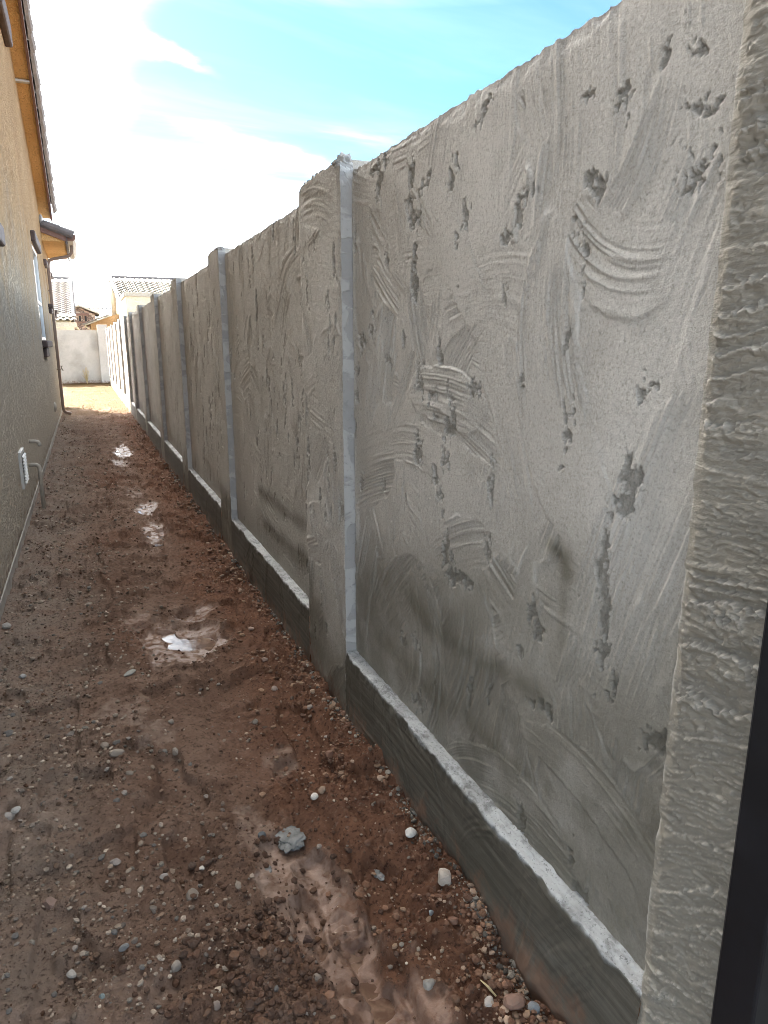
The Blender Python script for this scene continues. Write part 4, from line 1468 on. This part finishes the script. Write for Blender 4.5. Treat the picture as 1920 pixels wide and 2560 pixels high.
# low tan house
th = thing('sand_coloured_house', 'low sand coloured stucco house with one sloping tile edge, right of the stone gable', 'house', (1, 42, 0))
bm = bmesh.new()
add_prism(bm, [(0.50, 0), (2.4, 0), (2.4, 3.2), (1.34, 2.86), (0.50, 2.50)], 'y', 42, 46)
part_at(obj_bm('wall', bm, TANS), th)
bm = bmesh.new()
add_prism(bm, [(0.24, 2.40), (1.50, 2.90), (1.50, 2.96), (0.24, 2.46)], 'y', 41.7, 46)
part_at(obj_bm('roof', bm, GREYS), th)
edge_me = barrel_tile(0.40, 0.07, 0.085, 0, 180, 8)
edge_me.materials.append(TILE_LT)
sa = math.atan2(0.5, 1.26)
for j in range(4):
    o = link('roof_tile', edge_me)
    o.matrix_basis = Matrix.Translation((1.50 - 0.335 * j, 41.8, 2.97 - 0.133 * j)) @ Matrix.Rotation(-sa, 4, 'Y') @ Matrix.Rotation(R(90), 4, 'Z')
    part_at(o, th)
bm = bmesh.new()
add_tube(bm, [(0.24, 41.8, 2.42), (0.28, 41.8, 2.33), (0.45, 41.9, 2.22), (0.52, 41.93, 2.18), (0.52, 41.93, 0)], 0.03, 8)
part_at(obj_bm('downspout', bm, CREAM), th)

# right house
rh = thing('house', 'cream house with large pale tiled roof rising behind the right-hand wall', 'house', (4, 40, 0))


def rleft(t):
    return -0.20 * t


tile_slope(rh, 1.95, 13, 0.29, 36.0, 2.72, 43.0, 4.95, 17, TILE_LT, 8, left=rleft)
bm = bmesh.new()
P = [(1.95, 36.05, 2.66), (6.0, 36.05, 2.66), (6.0, 43.0, 4.86), (1.78, 43.0, 4.86), (1.80, 44.2, 2.85), (6.0, 44.2, 2.85)]
v = [bm.verts.new(p) for p in P]
q2 = [bm.verts.new((p[0], p[1], p[2] - 0.16)) for p in P]
bm.faces.new([v[0], v[1], v[2], v[3]])
bm.faces.new([v[3], v[2], v[5], v[4]])
bm.faces.new([q2[3], q2[2], q2[1], q2[0]])
bm.faces.new([q2[4], q2[5], q2[2], q2[3]])
for a, b in ((0, 1), (1, 2), (2, 5), (5, 4), (4, 3), (3, 0)):
    bm.faces.new([v[b], v[a], q2[a], q2[b]])
bmesh.ops.recalc_face_normals(bm, faces=bm.faces)
part_at(obj_bm('roof', bm, GREYS), rh)
bm = bmesh.new()
vv = [(2.10, 36.5, 0), (2.10, 36.5, 2.62), (1.95, 43.0, 4.66), (1.95, 43.9, 3.0), (1.95, 43.9, 0)]
A = [bm.verts.new(p) for p in vv]
B = [bm.verts.new((6.0, p[1], p[2])) for p in vv]
bm.faces.new(A)
bm.faces.new(B[::-1])
for i in range(5):
    bm.faces.new([A[i], A[(i + 1) % 5], B[(i + 1) % 5], B[i]])
bmesh.ops.recalc_face_normals(bm, faces=bm.faces)
part_at(obj_bm('wall', bm, CREAM), rh)
bm = bmesh.new()                                        # barge board hanging down the back of the gable
add_box(bm, 1.70, 1.90, 43.9, 44.25, 2.60, 4.90)
part_at(obj_bm('barge_board', bm, GREYS), rh)
for j in range(17):
    t = j / 17
    o = link('roof_tile', rt)
    o.matrix_basis = Matrix.Translation((1.76 + 0.22 * t, 43.0 - 7.0 * t, 4.98 - 2.23 * t)) @ Matrix.Rotation(R(180), 4, 'Z') @ Matrix.Rotation(-math.atan2(2.23, 7.0) - 0.05, 4, 'X')
    part_at(o, rh)
for j in range(10):
    o = link('ridge_tile', ridge_me)
    o.matrix_basis = Matrix.Translation((1.80 + 0.40 * j, 43.02, 5.0)) @ Matrix.Rotation(R(-90), 4, 'Z')
    part_at(o, rh)
part_at(box('parapet_block', (1.88, 4.2, 33.0, 35.9, 0, 3.42), CREAM), rh)
part_at(box('block_cap', (1.82, 4.3, 32.94, 35.95, 3.42, 3.60), GREYS, bev=0.01), rh)

# ================================================================== GATE POST (near right)
gp_ = thing('gate_post', 'black square metal gate post close to the viewer at the right edge', 'gate post', (0.737, 0.505, 0))
bm = bmesh.new()
add_box(bm, -0.030, 0.030, -0.030, 0.030, -0.1, 1.16, bev=0.004)
post = obj_bm('tube', bm, BLACK)
post.parent = gp_
bm = bmesh.new()
add_box(bm, -0.032, 0.032, -0.032, 0.032, 1.161, 1.172, bev=0.003)
o = obj_bm('cap', bm, BLACK)
o.parent = gp_

# ================================================================== STONES, GRAVEL, CLODS
def ico(sub):
    bm = bmesh.new()
    bmesh.ops.create_icosphere(bm, subdivisions=sub, radius=1.0)
    V = np.array([v.co[:] for v in bm.verts])
    F = np.array([[v.index for v in f.verts] for f in bm.faces])
    bm.free()
    return V, F


IV1, IF1 = ico(1)


def scatter(name, mat, N, xfun, rmin, rmax, palette, seed, flat=(0.45, 0.9), y0=0.9, y1=15.0, power=4.5, sink=0.25, avoid_wet=True, kind_label=None):
    rg = np.random.default_rng(seed)
    y = y0 * np.exp(rg.random(N) ** 1.15 * math.log(y1 / y0))
    x = xfun(rg, N, y)
    ok = (x > -0.52) & (x < 0.80)
    if avoid_wet:
        ok &= (ground_wet(x, y) < 0.45) | (rg.random(N) < 0.40)
    ok &= rg.random(N) < 0.12 + 0.88 * sstep(-0.22, 0.30, fbm(x * 1.3, y, 4.5, 3, seed + 200))
    x, y = x[ok], y[ok]
    n = len(x)
    r = rmin + (rmax - rmin) * rg.random(n) ** power
    r *= np.clip(0.75 + 0.10 * y, 0.8, 1.5)
    Vb = np.repeat(IV1[None], n, 0)
    Vb = Vb * (1 + 0.30 * (rg.random((n, len(IV1), 1)) - 0.5))
    sc = np.stack([r * rg.uniform(0.8, 1.3, n), r * rg.uniform(0.8, 1.3, n), r * rg.uniform(flat[0], flat[1], n)], -1)
    Vb = Vb * sc[:, None, :]
    a = rg.uniform(0, 2 * pi, n)
    ca, sa_ = np.cos(a)[:, None], np.sin(a)[:, None]
    tx_ = rg.normal(0, 0.25, n)[:, None]
    X, Y, Z = Vb[..., 0], Vb[..., 1], Vb[..., 2]
    Z2 = Z + X * tx_
    V = np.stack([X * ca - Y * sa_ + x[:, None], X * sa_ + Y * ca + y[:, None], Z2 + (ground_z(x, y) + sc[:, 2] * (1 - 2 * sink) * 0.8)[:, None]], -1)
    F = IF1[None] + (np.arange(n) * len(IV1))[:, None, None]
    pal = np.array(palette)
    c = pal[rg.integers(0, len(pal), n)] * np.array([1.06, 1.0, 0.90]) * rg.uniform(0.75, 1.25, (n, 1))
    colr = np.concatenate([np.repeat(c[:, None], len(IV1), 1), np.ones((n, len(IV1), 1))], -1)
    o = mesh_np(name, V.reshape(-1, 3), F.reshape(-1, 3), mat, None, colors=dict(tone=colr.reshape(-1, 4)), smooth=False)
    return tag(o, kind_label, kind='stuff')


PAL_ROCK = [(0.18, 0.14, 0.115), (0.22, 0.175, 0.14), (0.15, 0.115, 0.092), (0.12, 0.078, 0.056), (0.19, 0.13, 0.098), (0.29, 0.24, 0.20), (0.16, 0.145, 0.13), (0.36, 0.31, 0.265)]
PAL_SOIL = [(0.06, 0.032, 0.021), (0.085, 0.046, 0.031), (0.10, 0.056, 0.036), (0.072, 0.04, 0.028), (0.125, 0.074, 0.05)]
PAL_WALL = [(0.14, 0.076, 0.048), (0.18, 0.10, 0.066), (0.11, 0.056, 0.036), (0.22, 0.145, 0.10), (0.095, 0.05, 0.032), (0.27, 0.20, 0.155)]


def left_heavy(rg, N, y):
    return -0.5 + 0.95 * rg.beta(1.0, 2.2, N) + rg.normal(0, 0.05, N)


def everywhere(rg, N, y):
    return rg.uniform(-0.5, 0.79, N)


def right_bank(rg, N, y):
    return 0.80 - np.abs(rg.normal(0, 0.13, N)) - 0.01


scatter('gravel', ROCK, 17000, left_heavy, 0.0015, 0.010, PAL_ROCK, 1, kind_label='fine grey gravel strewn thickest along the house side')
scatter('loose_grit', ROCK, 8000, everywhere, 0.0014, 0.007, PAL_ROCK, 2, kind_label='scattered grit over the whole dirt path')
scatter('soil_crumbs', CLOD, 9000, everywhere, 0.0018, 0.008, PAL_SOIL, 3, flat=(0.6, 1.0), kind_label='dark crumbs of red-brown soil over the path')
scatter('wall_foot_gravel', ROCK, 9000, right_bank, 0.0025, 0.013, PAL_WALL, 4, kind_label='reddish gravel banked against the foot of the plastered wall')


def clump_x(rg, N, y):
    return 0.30 + rg.normal(0, 0.11, N) - 0.02 * y


scatter('dark_clods', CLOD, 3800, clump_x, 0.003, 0.014, PAL_SOIL[:3] + [(0.075, 0.045, 0.033)], 5, flat=(0.6, 1.0), y0=0.9, y1=1.75, kind_label='crumbly heap of dark clods beside the wet boot track')


def mort_x(rg, N, y):
    return 0.797 - np.abs(rg.normal(0, 0.022, N)) - 0.004


scatter('mortar_crumbs', ROCK, 3200, mort_x, 0.002, 0.010, [(0.105, 0.098, 0.09), (0.15, 0.14, 0.128), (0.075, 0.07, 0.064), (0.22, 0.205, 0.185), (0.085, 0.06, 0.046)], 6, flat=(0.6, 1.0), avoid_wet=False, y1=10, kind_label='grey mortar droppings lying along the foot of the wall')


def stone_mesh(seed, sub=2, ang=0.35):
    V, F = ico(sub)
    rg = np.random.default_rng(seed)
    # a few random cutting planes give facets
    for k in range(7):
        n = rg.normal(size=3)
        n /= np.linalg.norm(n)
        d = rg.uniform(0.55, 0.9)
        t = np.maximum(0, V @ n - d)
        V = V - t[:, None] * n
    V = V * (1 + 0.10 * fbm(V[:, 0] + seed, V[:, 1] + V[:, 2], 2.0, 3, seed))[:, None]
    return V, F


def stone(px, py, wpx, col, label, flat=0.6, asp=1.25, group=None, name='stone', mat=None, seed=None, cat='stone'):
    p = survey(px, py, 2, 0.0)
    zg = ground_z(p[0], p[1])
    p = survey(px, py, 2, float(zg))
    dist = float(np.dot(p - np.array([0, 0, CAM_Z]), _f))
    r = 0.5 * wpx / FOC * dist
    sd = seed if seed is not None else int(px * 7 + py) % 997
    V, F = stone_mesh(sd)
    rg = np.random.default_rng(sd)
    V = V * np.array([r * math.sqrt(asp), r / math.sqrt(asp), r * flat])
    c = np.ones((len(V), 4))
    c[:, :3] = np.array(col) * (0.82 if max(col) < 0.5 else 1.0)
    o = mesh_np(name, V, F, mat or ROCK, None, colors=dict(tone=c), smooth=False)
    o.location = (p[0], p[1], float(ground_z(p[0], p[1])) + r * flat * 0.45)
    o.rotation_euler = (rg.normal(0, 0.12), rg.normal(0, 0.12), rg.uniform(0, pi))
    return tag(o, label, cat, group)


G1, G2, G3, G4, WH, RD = (0.24, 0.195, 0.155), (0.175, 0.155, 0.135), (0.31, 0.26, 0.21), (0.12, 0.11, 0.10), (0.62, 0.57, 0.50), (0.19, 0.10, 0.065)
for row in [
    (786, 2003, 22, WH, 'small bright white stone alone on the dark soil above the grey mortar blob', 0.8, 1.1),
    (1110, 2205, 48, (0.46, 0.40, 0.34), 'pale chunky rock against the foot of the wall', 0.9, 1.15),
    (1027, 2083, 30, (0.50, 0.48, 0.44), 'whitish rock beside the mortar at the wall foot, above the chunky one', 0.8, 1.2),
    (482, 2243, 36, G1, 'rounded grey pebble standing alone left of the dark clods', 0.75, 1.1),
    (127, 2265, 42, (0.24, 0.16, 0.125), 'brown rough stone sunk in the dirt at lower left', 0.7, 1.1),
    (441, 2424, 26, G3, 'upright tan pebble near the bottom edge, left of the clod heap', 1.2, 1.3),
    (795, 2447, 26, G1, 'grey-brown pebble at the edge of the wet boot track', 0.8, 1.1),
    (768, 2345, 28, (0.085, 0.05, 0.04), 'dark brown wet clod beside the boot print', 0.9, 1.1),
    (655, 2090, 22, (0.12, 0.13, 0.135), 'dark grey pebble left of the grey mortar blob', 0.8, 1.1),
    (1072, 2465, 34, (0.27, 0.25, 0.22), 'grey-tan angular stone near the bottom, right of the ruts', 0.7, 1.25),
    (1283, 2515, 60, (0.27, 0.16, 0.115), 'big reddish lump of rock near the wall at the bottom edge', 0.8, 1.15),
    (1335, 2525, 34, (0.20, 0.215, 0.225), 'bluish grey mortar lump beside the big reddish rock', 0.8, 1.1),
    (1222, 2516, 28, (0.45, 0.40, 0.35), 'flat pale stone left of the big reddish rock', 0.45, 1.35),
    (1135, 2305, 28, RD, 'reddish stone below the chunky pale rock', 0.7, 1.2),
    (1078, 2270, 16, (0.26, 0.28, 0.29), 'small blue-grey pebble in the red soil near the wall', 0.8, 1.0),
    (823, 1908, 30, RD, 'orange-brown stone on the dirt bank, up from the bright white one', 0.7, 1.2),
    (325, 1682, 28, (0.33, 0.32, 0.285), 'flat oval stone lying above the grey silt patch', 0.35, 1.9),
    (428, 1806, 18, G3, 'light pebble standing at the middle of the path', 0.9, 1.0),
    (290, 1885, 34, G3, 'pale oval stone in the cluster left of the path middle', 0.5, 1.5),
    (262, 1860, 24, G1, 'brownish stone just behind the pale oval one', 0.6, 1.2),
    (292, 1857, 20, G2, 'small grey stone at the back of the pebble cluster', 0.5, 1.3),
    (440, 1893, 22, G3, 'tall chalky pebble right of the pebble cluster', 1.0, 1.0),
    (325, 1930, 22, G1, 'grey stone in front of the pebble cluster', 0.6, 1.2),
    (56, 1693, 20, (0.42, 0.40, 0.37), 'small pale stone among the gravel by the house', 0.7, 1.1),
    (18, 1570, 22, (0.40, 0.37, 0.33), 'square-edged pale stone at the foot of the house wall', 0.8, 1.1),
    (20, 2040, 46, (0.34, 0.31, 0.28), 'wide flat stone at the left edge of the picture', 0.5, 1.4),
    (40, 2030, 24, (0.42, 0.40, 0.36), 'pale stone touching the wide flat one at the left edge', 0.6, 1.2),
    (180, 1834, 26, (0.26, 0.22, 0.19), 'brown flat stone on the gravel side', 0.45, 1.4),
    (412, 1878, 14, G2, 'tiny grey chip left of the chalky pebble', 0.6, 1.2),
    (22, 1838, 32, G4, 'dark grey stone half buried at the left edge', 0.5, 1.3),
    (222, 1510, 18, G3, 'pale pebble on the trodden dirt left of the upper puddle', 0.5, 1.4),
    (630, 1576, 18, (0.36, 0.25, 0.19), 'pinkish stone on the loose bank by the second post', 0.6, 1.2),
    (660, 1648, 20, (0.27, 0.18, 0.14), 'dull red stone on the loose bank below the pinkish one', 0.6, 1.2),
    (687, 1723, 18, (0.38, 0.29, 0.23), 'light tan stone on the bank next to the nearest post', 0.8, 1.1),
    (775, 1788, 20, (0.34, 0.27, 0.22), 'light stone at the wall foot under the nearest post', 0.7, 1.1),
    (637, 1807, 18, G1, 'grey pebble in the middle of the right half of the path', 0.8, 1.1),
    (505, 2172, 16, WH, 'small white chip between the grey pebble and the gravel', 0.6, 1.2),
    (310, 2372, 24, (0.20, 0.20, 0.195), 'grey stone beside the lower left pebble pair', 0.6, 1.3),
    (410, 2195, 22, (0.33, 0.29, 0.26), 'squat light stone up and left of the rounded grey pebble', 0.5, 1.3),
    (288, 2155, 30, (0.30, 0.26, 0.23), 'broad grey-brown stone in the gravel at left', 0.5, 1.3),
    (180, 2450, 30, (0.38, 0.35, 0.31), 'pale broken stone near the lower left corner', 0.5, 1.4),
    (255, 2495, 18, (0.20, 0.24, 0.23), 'greenish upright pebble near the bottom left', 1.2, 1.2),
    (540, 2520, 26, (0.28, 0.22, 0.18), 'brown pebble at the bottom edge below the clods', 0.8, 1.1),
]:
    stone(*row)

# countless-looking but separate pebbles that nothing tells apart
rgp = np.random.default_rng(77)
cnt = 0
base_me = []
for s_ in range(8):
    V, F = stone_mesh(900 + s_, 1)
    V = V * np.array([1.15, 0.9, 0.6])
    c = np.ones((len(V), 4))
    c[:, :3] = np.array(PAL_ROCK[s_]) * 0.8
    o = mesh_np('pebble', V, F, ROCK, None, colors=dict(tone=c), smooth=False)
    base_me.append(o.data)
    bpy.data.objects.remove(o)
for k in range(190):
    px, py = rgp.uniform(0, 900), rgp.uniform(1450, 2550)
    if rgp.random() < 0.35: px = rgp.uniform(0, 420)
    p = survey(px, py, 2, 0.0)
    if not (-0.48 < p[0] < 0.72) or ground_wet(np.array([p[0]]), np.array([p[1]]))[0] > 0.4:
        continue
    o = link('pebble', base_me[int(rgp.integers(0, 8))])
    r = rgp.uniform(0.0045, 0.0105) * (0.7 + 0.22 * p[1])
    o.scale = (r, r, r)
    o.location = (p[0], p[1], float(ground_z(p[0], p[1])) + r * 0.12)
    o.rotation_euler = (rgp.normal(0, 0.2), rgp.normal(0, 0.2), rgp.uniform(0, 6.28))
    tag(o, 'small loose grey-brown pebble on the trodden dirt path', 'pebble', 'loose pebbles on the dirt path')

# grey mortar blobs dropped on the track
def mortar_blob(px, py, wpx, label, seed):
    p = survey(px, py, 2, 0.0)
    zg = float(ground_z(p[0], p[1]))
    dist = float(np.dot(p - np.array([0, 0, CAM_Z]), _f))
    r = 0.5 * wpx / FOC * dist
    o = lump('mortar_blob', (p[0], p[1], zg + r * 0.12), (r * 0.85, r * 1.2, r * 0.10), GREYM, seed, sub=4, amp=0.62)
    tag(o, label, 'mortar')


mortar_blob(728, 2082, 74, 'blue-grey blob of dropped mortar in the middle of the muddy track', 21)
mortar_blob(946, 2168, 28, 'small dark grey dab of mortar on the red soil near the wall', 22)
mortar_blob(668, 2160, 22, 'pale green-grey smear of mortar at the top of the boot track', 23)

# splinter and weed
p = survey(1222, 2445, 2, 0.03)
bm = bmesh.new()
add_tube(bm, [(-0.004, -0.022, 0.0), (0.0, 0.0, 0.006), (0.003, 0.022, 0.008)], [0.0022, 0.003, 0.0012], 6)
o = obj_bm('wood_splinter', bm, STRAW)
o.location = (p[0], p[1], float(ground_z(p[0], p[1])) + 0.006)
o.rotation_euler = (0, 0, 0.5)
tag(o, 'short straw coloured wood splinter lying near the wall foot at the bottom', 'splinter')

weed = thing('dry_weed', 'dry yellow weed growing at the foot of the end wall', 'weed', (0.05, 28.55, 0.0))
rw = random.Random(5)
for k in range(16):
    bm = bmesh.new()
    a = rw.uniform(0, 2 * pi)
    hgt = rw.uniform(0.25, 0.62)
    sp_ = rw.uniform(0.02, 0.16)
    add_tube(bm, [(0, 0, 0), (cos(a) * sp_ * 0.4, sin(a) * sp_ * 0.4, hgt * 0.5), (cos(a) * sp_, sin(a) * sp_, hgt)], [0.008, 0.007, 0.004], 5)
    for j in range(7):
        t = 0.25 + 0.75 * j / 7
        c_ = Vector((cos(a) * sp_ * t, sin(a) * sp_ * t, hgt * t))
        b_ = rw.uniform(0, 2 * pi)
        d_ = Vector((cos(b_), sin(b_), 0.6)) * rw.uniform(0.03, 0.06)
        s_ = Vector((-sin(b_), cos(b_), 0)) * 0.012
        bm.faces.new([bm.verts.new(c_), bm.verts.new(c_ + d_ * 0.5 + s_), bm.verts.new(c_ + d_), bm.verts.new(c_ + d_ * 0.5 - s_)])
    o = obj_bm('stem', bm, STRAW)
    o.parent = weed
